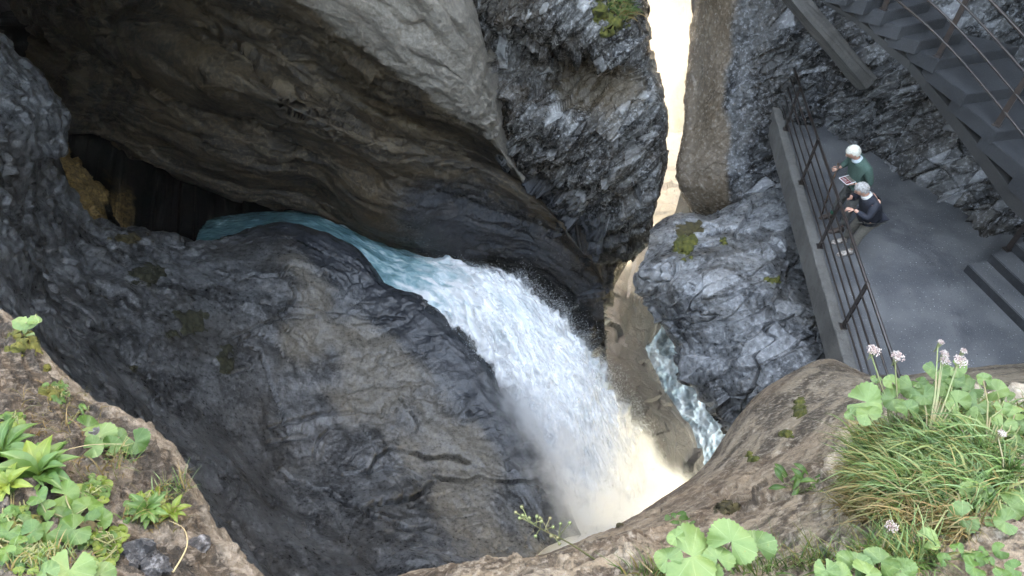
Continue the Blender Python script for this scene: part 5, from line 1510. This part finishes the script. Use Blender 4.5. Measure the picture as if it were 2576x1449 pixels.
bm = bmesh.new(); tube(bm, [(5.45, 8.54, 1.26), (5.42, 8.54, 1.255)], .018, 12); child('lens', bm_mesh(bm, 'lens', True), M['black'], cam_e)
# ------------------------------------------------------------------ plants
def leaf_mat(name, a, b, vein, trans=0.25):
    m, nt = new_mat(name)
    tc = N(nt, 'TexCoord').outputs['Object']
    oi = N(nt, 'ObjectInfo').outputs['Random']
    sx = N(nt, 'SeparateXYZ', {0: tc})
    ang = mth(nt, 'ARCTAN2', sx.outputs[0], sx.outputs[1])
    vl = mth(nt, 'ABSOLUTE', mth(nt, 'SINE', mth(nt, 'MULTIPLY', ang, 4.5)))
    n1 = noise(nt, tc, 5, 5, 0.6)
    c = mixc(nt, oi, a, b)
    c = mixc(nt, ramp(nt, n1, 0.4, 0.7, 0, 0.5), c, b)
    c = mixc(nt, ramp(nt, vl, 0.14, 0.03, 0, 0.6), c, vein)
    c = mixc(nt, ramp(nt, n1, 0.70, 0.76, 0, 0.7), c, (0.16, 0.12, 0.03))
    bp = N(nt, 'Bump', {'Height': n1, 'Strength': 0.3, 'Distance': 0.02})
    bs = N(nt, 'BsdfPrincipled', {'Base Color': c, 'Roughness': 0.5, 'Normal': bp.outputs[0], 'Specular IOR Level': 0.4})
    t = N(nt, 'BsdfTranslucent', {'Color': mixc(nt, 0.5, c, (0.14, 0.22, 0.02))})
    finish(nt, N(nt, 'MixShader', {0: trans, 1: bs.outputs[0], 2: t.outputs[0]}).outputs[0])
    return m
M['leaf_pale'] = leaf_mat('pale_leaf', (0.05, 0.095, 0.026), (0.105, 0.16, 0.046), (0.17, 0.22, 0.09))
M['leaf_mid'] = leaf_mat('mid_leaf', (0.03, 0.075, 0.014), (0.065, 0.125, 0.024), (0.11, 0.17, 0.055))
M['leaf_lime'] = leaf_mat('lime_leaf', (0.07, 0.115, 0.013), (0.12, 0.155, 0.02), (0.15, 0.19, 0.04))
M['stem'] = simple_mat('green_stem', (0.13, 0.16, 0.06), 0.6, (0.16, 0.12, 0.06), 10)
M['dry'] = simple_mat('dry_stalk', (0.30, 0.23, 0.12), 0.8, (0.20, 0.14, 0.07), 10)
M['pink'] = simple_mat('pink_florets', (0.26, 0.17, 0.15), 0.85, (0.40, 0.35, 0.31), 60)
M['moss'] = simple_mat('green_moss', (0.04, 0.045, 0.006), 0.95, (0.09, 0.08, 0.012), 16, bump=0.6)
M['moss_dark'] = simple_mat('dark_moss', (0.014, 0.015, 0.008), 0.95, (0.035, 0.033, 0.016), 16, bump=0.6)
M['moss_brown'] = simple_mat('brown_moss', (0.035, 0.026, 0.01), 0.95, (0.065, 0.05, 0.016), 16, bump=0.6)

def kidney_leaf(seed, teeth=24, notch=0.32, flat=0.9):
    """round toothed leaf with a heart notch; unit diameter, stalk end at the origin"""
    r = random.Random(seed)
    bm = bmesh.new()
    n = teeth * 2
    rings = []
    ph1, ph2 = r.random() * 6.28, r.random() * 6.28
    for k, rad in enumerate((0.0, 0.33, 0.68, 0.93, 1.0)):
        ring = []
        for i in range(n + 1):
            t = i / n
            a = -math.pi + notch + t * (2 * math.pi - 2 * notch)
            R_ = 0.5 * (1.0 + 0.06 * math.sin(3 * a + ph1)) * (0.86 + 0.20 * abs(math.sin(a / 2)))
            if k == 4: R_ *= 1.045 if i % 2 else 0.97
            x, y = math.sin(a) * R_ * rad * 1.05, math.cos(a) * R_ * rad * flat + 0.0
            z = 0.13 * rad * rad * math.sin(2 * a + ph2) + 0.035 * math.sin(5 * a + ph1) * rad * rad - 0.06 * rad * rad + 0.06 * rad
            ring.append((x, y, z))
        rings.append(ring)
    c = bm.verts.new((0, 0, 0))
    vr = [[bm.verts.new(p) for p in ring] for ring in rings[1:]]
    for i in range(n): bm.faces.new((c, vr[0][i + 1], vr[0][i]))
    for A_, B_ in zip(vr, vr[1:]):
        for i in range(n): bm.faces.new((A_[i], A_[i + 1], B_[i + 1], B_[i]))
    me = bpy.data.meshes.new('leaf'); bm.to_mesh(me); bm.free()
    for p in me.polygons: p.use_smooth = True
    return me
def oblong_leaf(seed, w=0.46, bend=0.45):
    r = random.Random(seed)
    V, F = [], []
    n = 9
    for i in range(n):
        t = i / (n - 1)
        wd = w * (math.sin(math.pi * min(1, t * 0.93 + 0.07)) ** 0.8) * (0.35 + 0.75 * t if t < .6 else 0.8)
        z = bend * math.sin(t * 2.2) * 0.6 - bend * t * t * 0.7
        for s in (-1, -0.5, 0, 0.5, 1):
            V.append((s * wd * 0.5, t, z + abs(s) * wd * 0.22 + 0.015 * math.sin(t * 14 + s * 3)))
    for i in range(n - 1):
        for k in range(4):
            a = i * 5 + k
            F.append((a, a + 1, a + 6, a + 5))
    return mesh_np('leaf', V, F)
LK = [kidney_leaf(i, 20 + 2 * (i % 3), 0.2 + 0.06 * i) for i in range(6)]
LR = [kidney_leaf(20 + i, 7, 0.2) for i in range(3)]
LO = [oblong_leaf(i) for i in range(4)]
def mats_for(meshes, mat):
    out = []
    for m in meshes:
        c = m.copy(); c.materials.clear(); c.materials.append(mat); out.append(c)
    return out
KP, KM, KL = mats_for(LK, M['leaf_pale']), mats_for(LK, M['leaf_mid']), mats_for(LK, M['leaf_lime'])
RP, RM, RL = mats_for(LR, M['leaf_pale']), mats_for(LR, M['leaf_mid']), mats_for(LR, M['leaf_lime'])
OM, OL = mats_for(LO, M['leaf_mid']), mats_for(LO, M['leaf_lime'])
rr_ = random.Random(99)
def orient(normal, spin):
    z = Vector(normal).normalized()
    x = z.cross(Vector((0.3, 1, 0.1))).normalized(); y = z.cross(x)
    return (Matrix((x, y, z)).transposed() @ Matrix.Rotation(spin, 3, 'Z')).to_quaternion()
def put_leaf(par, mesh, p, normal, spin, size, name='leaf'):
    o = obj(name, mesh, None, par)
    o.location = p - par.location
    o.rotation_mode = 'QUATERNION'; o.rotation_quaternion = orient(normal, spin)
    o.scale = (size, size, size)
    return o
def leaf_plant(label, root, leaves, meshes, group=None, depth=None, name='leafy_plant', up=0.6, jit=0.35, stems=True):
    """leaves: (u, v, diameter in picture units); depth(u, v) gives how far they are"""
    e = empty(name, root); tag(e, label, 'plant', group)
    bm = bmesh.new()
    for (u, v, dia) in leaves:
        d = depth(u, v)
        p = P(u, v, d)
        toc = (CAM - p).normalized()
        nrm = Vector((0, 0, 1)) * up + toc * (1 - up) + Vector((rr_.uniform(-1, 1), rr_.uniform(-1, 1), rr_.uniform(-.5, .5))) * jit
        s = dia * d / FPX * 1.12
        m = rr_.choice(meshes)
        put_leaf(e, m, p, nrm, rr_.uniform(0, 6.28), s)
        if stems:
            mid = root.lerp(p, 0.55) + Vector((rr_.uniform(-.03, .03), rr_.uniform(-.03, .03), 0.02))
            tube(bm, [root - e.location, mid - e.location, p - e.location + Vector((0, 0, -0.004))], [0.004, 0.0032, 0.0025], 5, False)
    if stems: obj('stem', bm_mesh(bm, 'stem', True), M['stem'], e)
    return e
def flower(par, u, v, dia, d, root):
    p = P(u, v, d); s = dia * d / FPX * 0.85
    bm = bmesh.new()
    for k in range(110):
        a = k * 2.39996 + rr_.uniform(-.3, .3); r = math.sqrt(k / 110) * 0.5 * s * rr_.uniform(0.75, 1.12)
        c = p + Vector((math.cos(a) * r, math.sin(a) * r, 0.10 * s * (1 - (2 * r / s) ** 2) + rr_.uniform(-.05, .05) * s)) - par.location
        q = bmesh.ops.create_icosphere(bm, subdivisions=1, radius=s * rr_.uniform(0.025, 0.055))
        for w in q['verts']: w.co = c + Vector((w.co.x, w.co.y, w.co.z * 1.5))
    obj('flower_head', bm_mesh(bm, 'flower_head'), M['pink'], par)
    bm = bmesh.new()
    mid = root.lerp(p, 0.5) + Vector((0.01, 0.01, 0))
    tube(bm, [root - par.location, mid - par.location, p - par.location - Vector((0, 0, .03))], [.004, .0035, .003], 5, False)
    for k in range(5):
        a = k * 1.257
        tube(bm, [p - par.location - Vector((0, 0, .03 + .01 * k)), p - par.location + Vector((math.cos(a) * .3 * s, math.sin(a) * .3 * s, 0))], .0015, 4, False)
    obj('flower_stem', bm_mesh(bm, 'flower_stem', True), M['stem'], par)
def ground(u, v):
    h = hit(u, v, ['rock_ledge', 'earth_bank'])
    return h[0] if h else P(u, v, 3.0)
def cr(cx, cy): return (1932 + cx * 0.4445, 805 + cy * 0.4445)
def dR(u, v): return float(np.interp(v, [930, 1000, 1100, 1180, 1300, 1400, 1460], [3.05, 3.0, 2.85, 2.7, 2.42, 2.2, 2.1])) + rr_.uniform(-.05, .05)
def LV(lst): return [(*cr(x, y), d * 0.4445) for x, y, d in lst]
rt = ground(2290, 1150)
p1 = leaf_plant('pale round-leaved plant with two pink flower heads against the railing', ground(2250, 1130), LV([(560,465,185),(700,350,90),(710,445,140),(790,500,110),(825,385,140),(610,335,50),(560,530,120),(470,530,70),(855,355,70),(850,470,95)]), KP, None, dR)
flower(p1, *cr(598, 170), 42, 2.95, p1.location); flower(p1, *cr(735, 205), 40, 2.95, p1.location)
p2 = leaf_plant('pale round-leaved plant with a bunch of pink flower heads above it', ground(2330, 1130), LV([(960,295,120),(1070,275,100),(1000,385,130),(1100,390,140),(880,430,120),(940,530,150),(1070,460,130),(1185,480,120),(1050,340,100),(1150,390,100)]), KP, None, dR)
for x, y, s_ in ((980,125,48),(1000,190,60),(1005,230,70),(1090,232,100),(1108,175,48)): flower(p2, *cr(x, y), s_ * 0.4445, 2.9, p2.location)
p3 = leaf_plant('pale leaves at the right end of the upper leafy clump', ground(2480, 1130), LV([(1180,560,110),(1100,560,90),(1330,590,110),(1200,620,80),(1380,660,100),(1220,335,80),(1300,400,120),(1350,420,70),(1250,540,100),(1430,600,80),(1290,665,110),(1400,530,90),(1330,500,80)]), KP, None, dR)
p4 = leaf_plant('large round toothed leaves hanging over the right of the grass tuft', ground(2430, 1260), LV([(1060,800,90),(1020,1010,110),(1230,1030,120),(1150,760,80),(960,920,160),(1140,910,180),(1170,970,150),(1215,840,150),(1100,1115,150),(915,1240,110)]), KP, None, dR, up=0.35)
p5 = leaf_plant('round-leaved plant with a faded flower at the right picture edge', ground(2520, 1240), LV([(1340,800,170),(1300,890,120),(1420,700,110),(1370,1060,160),(1340,1140,120),(1420,1000,120),(1410,840,120),(1260,1150,60),(1440,920,130)]), KP + KM[:1], None, dR, up=0.4)
flower(p5, *cr(1325, 640), 26, 2.6, p5.location)
p6 = leaf_plant('small dark green leaves in the shade at the lower right corner', ground(2450, 1400), LV([(1070,1285,60),(1310,1305,80),(1220,1310,50),(1170,1345,90),(1165,1400,110),(990,1350,70),(1390,1410,90),(1250,1360,50),(1120,1330,50),(1330,1440,80)]), KM, None, dR)
p7 = leaf_plant('pale overlapping leaves at the bottom edge below the grass', ground(2190, 1440), LV([(490,1390,180),(640,1370,170),(330,1420,120),(760,1430,150),(560,1440,150),(420,1450,130)]), KP, None, dR)
flower(p7, *cr(700, 1170), 40, 2.35, p7.location)
def d8(u, v): return 2.25
p8 = leaf_plant('big pale green leaves of a plant at the bottom centre right', ground(1800, 1440), [(1740,1400,130),(1840,1362,105),(1900,1372,85),(1680,1405,62),(1805,1405,70),(1700,1350,40),(1770,1440,80)], KP, None, d8, up=0.25, jit=0.2)
def d9(u, v): return 3.25
p9 = leaf_plant('little round-leaved plant growing from a crack in the ledge', ground(1712, 1320), [(1690,1305,30),(1712,1298,28),(1735,1318,30),(1700,1322,30),(1722,1310,26),(1745,1325,24),(1710,1335,22)], RM, None, lambda u, v: (ground(u, v) - CAM).length * 0.93 - 0.03)
def gd(off):
    def f(u, v):
        g_ = ground(u, v)
        r_ = ray(u, v)
        return (g_ - CAM).length / r_.length * FPX - off
    return f
p9b = leaf_plant('blue-green plant with narrow leaflets left of the grass tuft', ground(2010, 1240), [(1965 + i % 6 * 17 + (i // 6) * 6, 1190 + (i // 6) * 18 + (i * 7) % 12, 38) for i in range(18)], OM, None, gd(0.06), stems=True)

# left bank
def cl(cx, cy): return (0.5 * cx, 724.5 + 0.5 * cy)
def LL(lst): return [(*cl(x, y), d * 0.5) for x, y, d in lst]
g_l = gd(0.06)
leaf_plant('toothed round leaves halfway up the brown bank', ground(*cl(560, 800)), LL([(440,700,110),(500,740,140),(680,775,125),(560,790,95),(470,800,100),(600,750,80)]), KM + KP[:2], None, gd(0.09))
def rosette(label, cx, cy, L, n, meshes, off=0.03):
    u, v = cl(cx, cy); root = ground(u, v)
    e = empty('rosette_plant', root); tag(e, label, 'plant')
    h = hit(u, v, ['earth_bank', 'rock_ledge']); nn = (h[1] if h else Vector((0, 0, 1))) * 0.5 + Vector((0, 0, .5)) + (CAM - root).normalized() * 0.3
    nn.normalize()
    d = (root - CAM).length
    size = L * 0.5 * d / FPX
    for k in range(n):
        a = k * 2.4 + rr_.uniform(-.2, .2)
        q = orient(nn, a) @ Matrix.Rotation(R(rr_.uniform(12, 55) * (1 - k / n * 0.6)), 3, 'X').to_quaternion()
        o = obj('leaf', rr_.choice(meshes), None, e)
        o.location = nn * off; o.rotation_mode = 'QUATERNION'; o.rotation_quaternion = q
        s = size * rr_.uniform(0.75, 1.1); o.scale = (s, s, s)
    return e
rosette('big bright rosette of oblong leaves on the left bank', 215, 980, 170, 22, OM + OL[:1])
rosette('rosette of oblong leaves cut by the left picture edge', 30, 850, 150, 14, OM)
rosette('small rosette of oblong leaves near the bank edge', 740, 1130, 95, 12, OM)
rosette('small pale rosette at the right end of the bank plants', 870, 1155, 80, 8, OL)
rosette('low rosette left of the bright rosette', 70, 1010, 110, 10, OL)
leaf_plant('broad lobed leaves below the bright rosette', ground(*cl(380, 1180)), LL([(330,1040,130),(440,1100,125),(190,1050,90),(370,1220,140),(450,1185,110),(510,1170,110),(310,1140,90),(230,1120,90)]), KM, None, gd(0.07))
leaf_plant('broad pale leaves at the bottom edge of the left bank', ground(*cl(420, 1440)), LL([(350,1420,190),(500,1440,130),(230,1430,110),(440,1385,90)]), KP + KM[:1], None, gd(0.12))
leaf_plant('dark leaves at the lower left picture edge', ground(*cl(60, 1200)), LL([(60,1130,90),(120,1180,80),(40,1230,100),(160,1230,110),(90,1290,80),(230,1240,110),(30,1330,70)]), KM, None, gd(0.06))
def small_leaves(label, pts, size, meshes, name='small_leaf_plant', off=0.03):
    return leaf_plant(label, ground(*cl(*pts[0])), [(*cl(x, y), size * rr_.uniform(.35, .6)) for x, y in pts], meshes, None, gd(off), name=name, up=0.5)
def scatter(n, x0, x1, y0, y1): return [(rr_.triangular(x0, x1), rr_.triangular(y0, y1)) for _ in range(n)]
small_leaves('patch of small yellow-green round leaves low on the left bank', scatter(46, 410, 660, 1180, 1400), 44, RL + RM[:1])
small_leaves('trailing small round leaves right of the bright rosette', scatter(26, 390, 570, 930, 1080), 46, RL + RM)
small_leaves('tangle of small leaves round the tuft at the bank edge', scatter(36, 630, 860, 1000, 1180), 42, RM + RL)
small_leaves('tiny leaves on the mossy patch higher up the bank', scatter(12, 200, 400, 470, 580), 36, RM)
small_leaves('two pale leaves at the top of the bank edge', [(150, 172), (120, 240), (170, 165), (110, 180)], 70, RP)
small_leaves('pair of pointed leaves above the toothed round leaves', [(415, 622), (440, 615), (425, 640), (350, 650), (360, 670)], 52, OM)
small_leaves('creeping small leaves along the left picture edge', scatter(30, 0, 120, 600, 760) + scatter(16, 0, 160, 1080, 1200), 42, RM + RL)
small_leaves('dense carpet of small leaves in the lower left corner', scatter(46, 0, 330, 1240, 1449), 44, RM + RL)

# grass: blades nobody could count
def grass(name, label, spots, n, length, lean, cols, width=0.0035, seed=1, stiff=0.5, names=('rock_ledge', 'earth_bank')):
    r = random.Random(seed)
    V, F, C = [], [], []
    lean = Vector(lean)
    tries = 0
    while len(F) < n * 5 and tries < n * 3:
        tries += 1
        u0, v0, ru, rv = r.choices(spots, [s_[2] * s_[3] for s_ in spots])[0]
        a, q = r.random() * 6.283, math.sqrt(r.random())
        h = hit(u0 + ru * q * math.cos(a), v0 + rv * q * math.sin(a), names)
        if not h: continue
        p, nn, _ = h
        L = length * r.uniform(0.5, 1.15)
        out = Vector((r.gauss(0, 1), r.gauss(0, 1), 0)) * 0.45
        d0 = (nn * 0.5 + Vector((0, 0, 0.75)) + out * 0.8 + lean * 0.25).normalized()
        d1 = (lean + out * 1.9 + Vector((0, 0, -0.9 * (1 - stiff)))).normalized()
        side = d0.cross(Vector((r.gauss(0, 1), r.gauss(0, 1), r.gauss(0, .4)))).normalized()
        w = width * r.choice((0.5, 0.8, 1.0, 1.6)); L *= r.choice((0.6, 0.9, 1.0, 1.25))
        i0 = len(V); k = 5
        pos = p.copy() - nn * 0.01
        cc = r.random()
        for j in range(k + 1):
            t = j / k
            ww = w * (1 - t ** 1.6) + 0.0004
            V += [tuple(pos - side * ww), tuple(pos + side * ww)]; C += [cc, cc]
            pos = pos + d0.lerp(d1, t ** 1.1).normalized() * (L / k)
        for j in range(k): F.append((i0 + 2 * j, i0 + 2 * j + 1, i0 + 2 * j + 3, i0 + 2 * j + 2))
    me = mesh_np(name, V, F)
    at = me.attributes.new('tint', 'FLOAT', 'POINT'); at.data.foreach_set('value', np.array(C, np.float32))
    m, nt = new_mat(name + '_blades')
    ti = N(nt, 'Attribute', attribute_name='tint').outputs['Fac']
    rp = nt.nodes.new('ShaderNodeValToRGB'); nt.links.new(ti, rp.inputs[0])
    el = rp.color_ramp.elements
    while len(el) < len(cols): el.new(0.5)
    for k_, c_ in enumerate(cols): el[k_].position = k_ / (len(cols) - 1); el[k_].color = (*c_, 1)
    bs = N(nt, 'BsdfPrincipled', {'Base Color': rp.outputs[0], 'Roughness': 0.55})
    t = N(nt, 'BsdfTranslucent', {'Color': rp.outputs[0]})
    finish(nt, N(nt, 'MixShader', {0: 0.3, 1: bs.outputs[0], 2: t.outputs[0]}).outputs[0])
    return tag(obj(name, me, m), label, 'grass', kind='stuff')
GREEN = [(0.022, 0.055, 0.01), (0.05, 0.10, 0.02), (0.08, 0.15, 0.03), (0.14, 0.21, 0.08), (0.15, 0.16, 0.04), (0.24, 0.17, 0.06)]
DRY = [(0.22, 0.14, 0.05), (0.17, 0.11, 0.04), (0.12, 0.10, 0.03), (0.07, 0.09, 0.02)]
grass('grass_tuft', 'thick green grass tuft drooping over the ledge at the right', [(2290, 1130, 160, 60), (2250, 1190, 110, 70), (2330, 1230, 150, 60), (2450, 1200, 100, 80), (2510, 1070, 80, 50), (2400, 1050, 90, 30), (2800, 1200, 160, 90)], 7600, 0.22, (-0.7, -0.2, -0.45), GREEN, 0.0036, 2, 0.35)
grass('grass_fringe', 'dry straw-coloured grass under the green tuft', [(2170, 1210, 60, 55), (2200, 1280, 80, 40), (2210, 1110, 40, 40), (2350, 1320, 110, 30)], 1500, 0.20, (-0.7, -0.4, -0.6), DRY, 0.0026, 3, 0.2)
grass('grass_strip', 'fresh grass at the bottom edge right of centre', [(2250, 1400, 120, 40), (2050, 1420, 60, 25), (1900, 1430, 90, 20), (1640, 1440, 80, 15)], 800, 0.17, (-0.4, 0.2, 0.2), GREEN, 0.0028, 4, 0.7)
grass('bank_grass', 'thin grass tufts along the left bank edge', [(430, 1245, 45, 30), (300, 1160, 40, 25), (470, 1210, 20, 25), (360, 1300, 50, 30), (120, 1420, 120, 30), (-160, 1150, 130, 150)], 1500, 0.11, (0.3, 0.4, 0.2), GREEN + DRY[:2], 0.0022, 5, 0.6)
grass('bank_straw', 'dry stalks lying on the left bank', [(250, 1190, 90, 50), (420, 1290, 60, 50), (150, 1040, 110, 70)], 260, 0.16, (0.2, -0.3, -0.4), DRY, 0.0018, 6, 0.2)
grass('block_grass', 'small green grass crest on top of the rough block', [(1570, 30, 25, 22), (1555, 15, 30, 12)], 420, 0.42, (0.2, -0.4, -0.4), GREEN + DRY[:2], 0.012, 7, 0.3, ('rock_block',))

# moss cushions, each following the rock under it
def moss(label, u, v, ru, rv, mat, h=0.05, names=None, seed=0, dist=None):
    n = 30
    pts = {}
    base = hit(u, v, names)
    if not base: return
    Vv, idx = [], {}
    e1 = np.linspace(-1, 1, n)
    lst = []
    for j, b in enumerate(e1):
        for i, a in enumerate(e1):
            rad = math.hypot(a, b)
            q = hit(u + a * ru, v + b * rv, names)
            if not q or (q[0] - base[0]).length > 3.0 * (ru + rv) * base[2] / FPX + 0.3: continue
            lst.append((i, j, a, b, rad, q))
    if len(lst) < 10: return
    nz = fbm(np.array([tuple(q[0]) for *_, q in lst]) * (14 / max(0.5, base[2] / 4)) + seed, 4)
    for k, ((i, j, a, b, rad, q), z) in enumerate(zip(lst, nz)):
        edge = 0.75 - rad + 1.3 * z
        hh = h * (max(-0.4, min(1, edge * 2.2))) + h * 0.5 * z
        idx[(i, j)] = len(Vv); Vv.append(tuple(q[0] + q[1] * hh))
    F = [(idx[(i, j)], idx[(i + 1, j)], idx[(i + 1, j + 1)], idx[(i, j + 1)]) for i in range(n - 1) for j in range(n - 1)
         if all(x in idx for x in ((i, j), (i + 1, j), (i + 1, j + 1), (i, j + 1)))]
    if not F: return
    tag(obj('moss_patch', mesh_np('moss_patch', Vv, F), mat), label, 'moss')
mo = [('yellow-green moss hanging from the top of the rough block', 1535, 45, 50, 50, 'moss', .14, ['rock_block']),
      ('round green moss on the upper left of the boulder', 1722, 620, 34, 36, 'moss', .06, ['boulder']),
      ('brown moss along the top edge of the boulder', 1745, 575, 55, 22, 'moss_brown', .05, ['boulder']),
      ('small moss cushion in the middle of the boulder', 1945, 706, 24, 13, 'moss', .05, ['boulder']),
      ('small moss tuft right of the round moss on the boulder', 1822, 605, 12, 12, 'moss', .05, ['boulder']),
      ('dark moss patch on the dome below the cave', 372, 690, 50, 32, 'moss_dark', .07, ['rock_bowl']),
      ('large dark moss patch in the middle of the dome', 478, 805, 46, 46, 'moss_dark', .07, ['rock_bowl']),
      ('dark moss patch below the large one on the dome', 560, 908, 28, 40, 'moss_dark', .06, ['rock_bowl']),
      ('single small dark moss dot on the left of the dome', 340, 924, 16, 13, 'moss_dark', .05, ['rock_bowl']),
      ('small dark moss left of the large patch', 428, 838, 22, 14, 'moss_dark', .05, ['rock_bowl']),
      ('dark moss strip at the top of the dome near the cave', 330, 600, 60, 14, 'moss_brown', .06, ['rock_bowl']),
      ('long yellow moss streak on the pale ledge below the kerb', 2010, 1028, 22, 34, 'moss', .03, ['rock_ledge']),
      ('bright moss cushion on the pale ledge', 1978, 1092, 20, 10, 'moss', .03, ['rock_ledge']),
      ('moss cushion on the rim of the ledge', 1893, 1150, 22, 14, 'moss', .03, ['rock_ledge']),
      ('green cushion at the ledge rim beside the waterfall', 1765, 1165, 24, 16, 'moss', .05, ['rock_ledge']),
      ('brown mossy cushion on the layered ledge', 1828, 1278, 36, 18, 'moss_brown', .04, ['rock_ledge']),
      ('little moss spot low on the ledge', 1558, 1322, 14, 6, 'moss_brown', .02, ['rock_ledge']),
      ('ochre moss near the bottom right of the ledge', 2002, 1412, 22, 14, 'moss_brown', .02, ['rock_ledge']),
      ('mossy patch high on the left bank', 60, 860, 50, 36, 'moss', .03, ['earth_bank']),
      ('mossy patch in the middle of the left bank', 135, 985, 40, 24, 'moss', .03, ['earth_bank']),
      ('small moss dot near the top rim of the bank', 120, 928, 12, 10, 'moss', .02, ['earth_bank']),
      ('moss carpet in the lower left corner', 60, 1350, 90, 70, 'moss', .03, ['earth_bank']),
      ('moss under the small round leaves', 220, 1340, 60, 40, 'moss_brown', .03, ['earth_bank'])]
for k, (lb, u, v, ru, rv, mt, h, nm) in enumerate(mo):
    moss(lb, u, v, ru, rv, M[mt], h, nm, k * 3.1)

# single stalks
def stalk(label, pts, rad, mat, tips=0, seed=1):
    r = random.Random(seed)
    W = [P(*p) for p in pts]
    e = empty('dry_stalk', W[0]); tag(e, label, 'stalk')
    bm = bmesh.new()
    c = crom(np.array([tuple(w) for w in W]), 16)
    tube(bm, [Vector(x) - W[0] for x in c], [rad * (1.3 - t / 15) for t in range(16)], 5)
    obj('stem', bm_mesh(bm, 'stem', True), mat, e)
    if tips:
        bm = bmesh.new()
        for k in range(tips):
            b = Vector(c[15 - k // 2 if k < 20 else 6]) - W[0]
            t = b + Vector((r.uniform(-1, 1), r.uniform(-1, 1), r.uniform(-.2, 1))) * 0.07
            tube(bm, [b, b.lerp(t, .6) + Vector((0, 0, .01)), t], rad * 0.5, 4, False)
            q = bmesh.ops.create_icosphere(bm, subdivisions=1, radius=rad * 2.2)
            for w in q['verts']: w.co += t
        obj('twig', bm_mesh(bm, 'twig', True), mat, e)
stalk('thin yellow-green flower stalk leaning out over the abyss', [(1500, 1410, 3.9), (1430, 1365, 3.75), (1370, 1335, 3.6), (1325, 1310, 3.5)], .005, M['stem'], 18, 3)
stalk('long pale dry stalk lying across the left bank', [(0, 1175, 2.9), (120, 1145, 2.95), (220, 1120, 3.0), (315, 1117, 3.0)], .003, M['dry'])
stalk('bent dry stalk near the bottom of the left bank', [(435, 1440, 2.55), (470, 1375, 2.62), (462, 1330, 2.68), (425, 1310, 2.72)], .003, M['dry'])
stalk('fine dry stalk low on the ledge', [(1640, 1440, 2.9), (1600, 1400, 3.3), (1580, 1375, 3.6)], .003, M['dry'])

# loose stones on the bank
M['stone'] = rock_mat('loose_stone', (0.06, 0.058, 0.06), (0.17, 0.165, 0.165), (0.4, 0.39, 0.39), rough=0.5, fine=2.5, bump=0.5)
def stone(label, u, v, size, seed):
    h = hit(u, v, ['earth_bank', 'rock_ledge'])
    if not h: return
    bm = bmesh.new(); bmesh.ops.create_icosphere(bm, subdivisions=3, radius=1.0)
    pts = np.array([tuple(x.co) for x in bm.verts])
    fa, e = facets(pts * 0.9 + seed * 3.7, seed, 1.0)
    s_ = size * (h[0] - CAM).length / FPX * 0.5
    for w, f in zip(bm.verts, fa):
        w.co = w.co * (1 + 0.45 * f); w.co = Vector((w.co.x * 1.2, w.co.y * 0.9, w.co.z * 0.75)) * s_
    o = obj('loose_stone', bm_mesh(bm, 'loose_stone'), M['stone'])
    o.location = h[0] + h[1] * s_ * 0.25
    o.rotation_euler = (seed, seed * 2, seed * 3)
    tag(o, label, 'stone')
stone('dark angular stone at the bottom of the left bank', 345, 1405, 70, 1)
stone('grey stone right of the dark angular one', 400, 1432, 55, 2)
stone('small stone under the bent dry stalk', 505, 1382, 46, 3)
stone('stone half hidden beside the toothed leaves', 225, 1105, 44, 4)
stone('little stone at the bank foot near the bottom edge', 372, 1440, 36, 5)
stone('dark stone among the strata on the ledge', 2080, 1395, 26, 6)
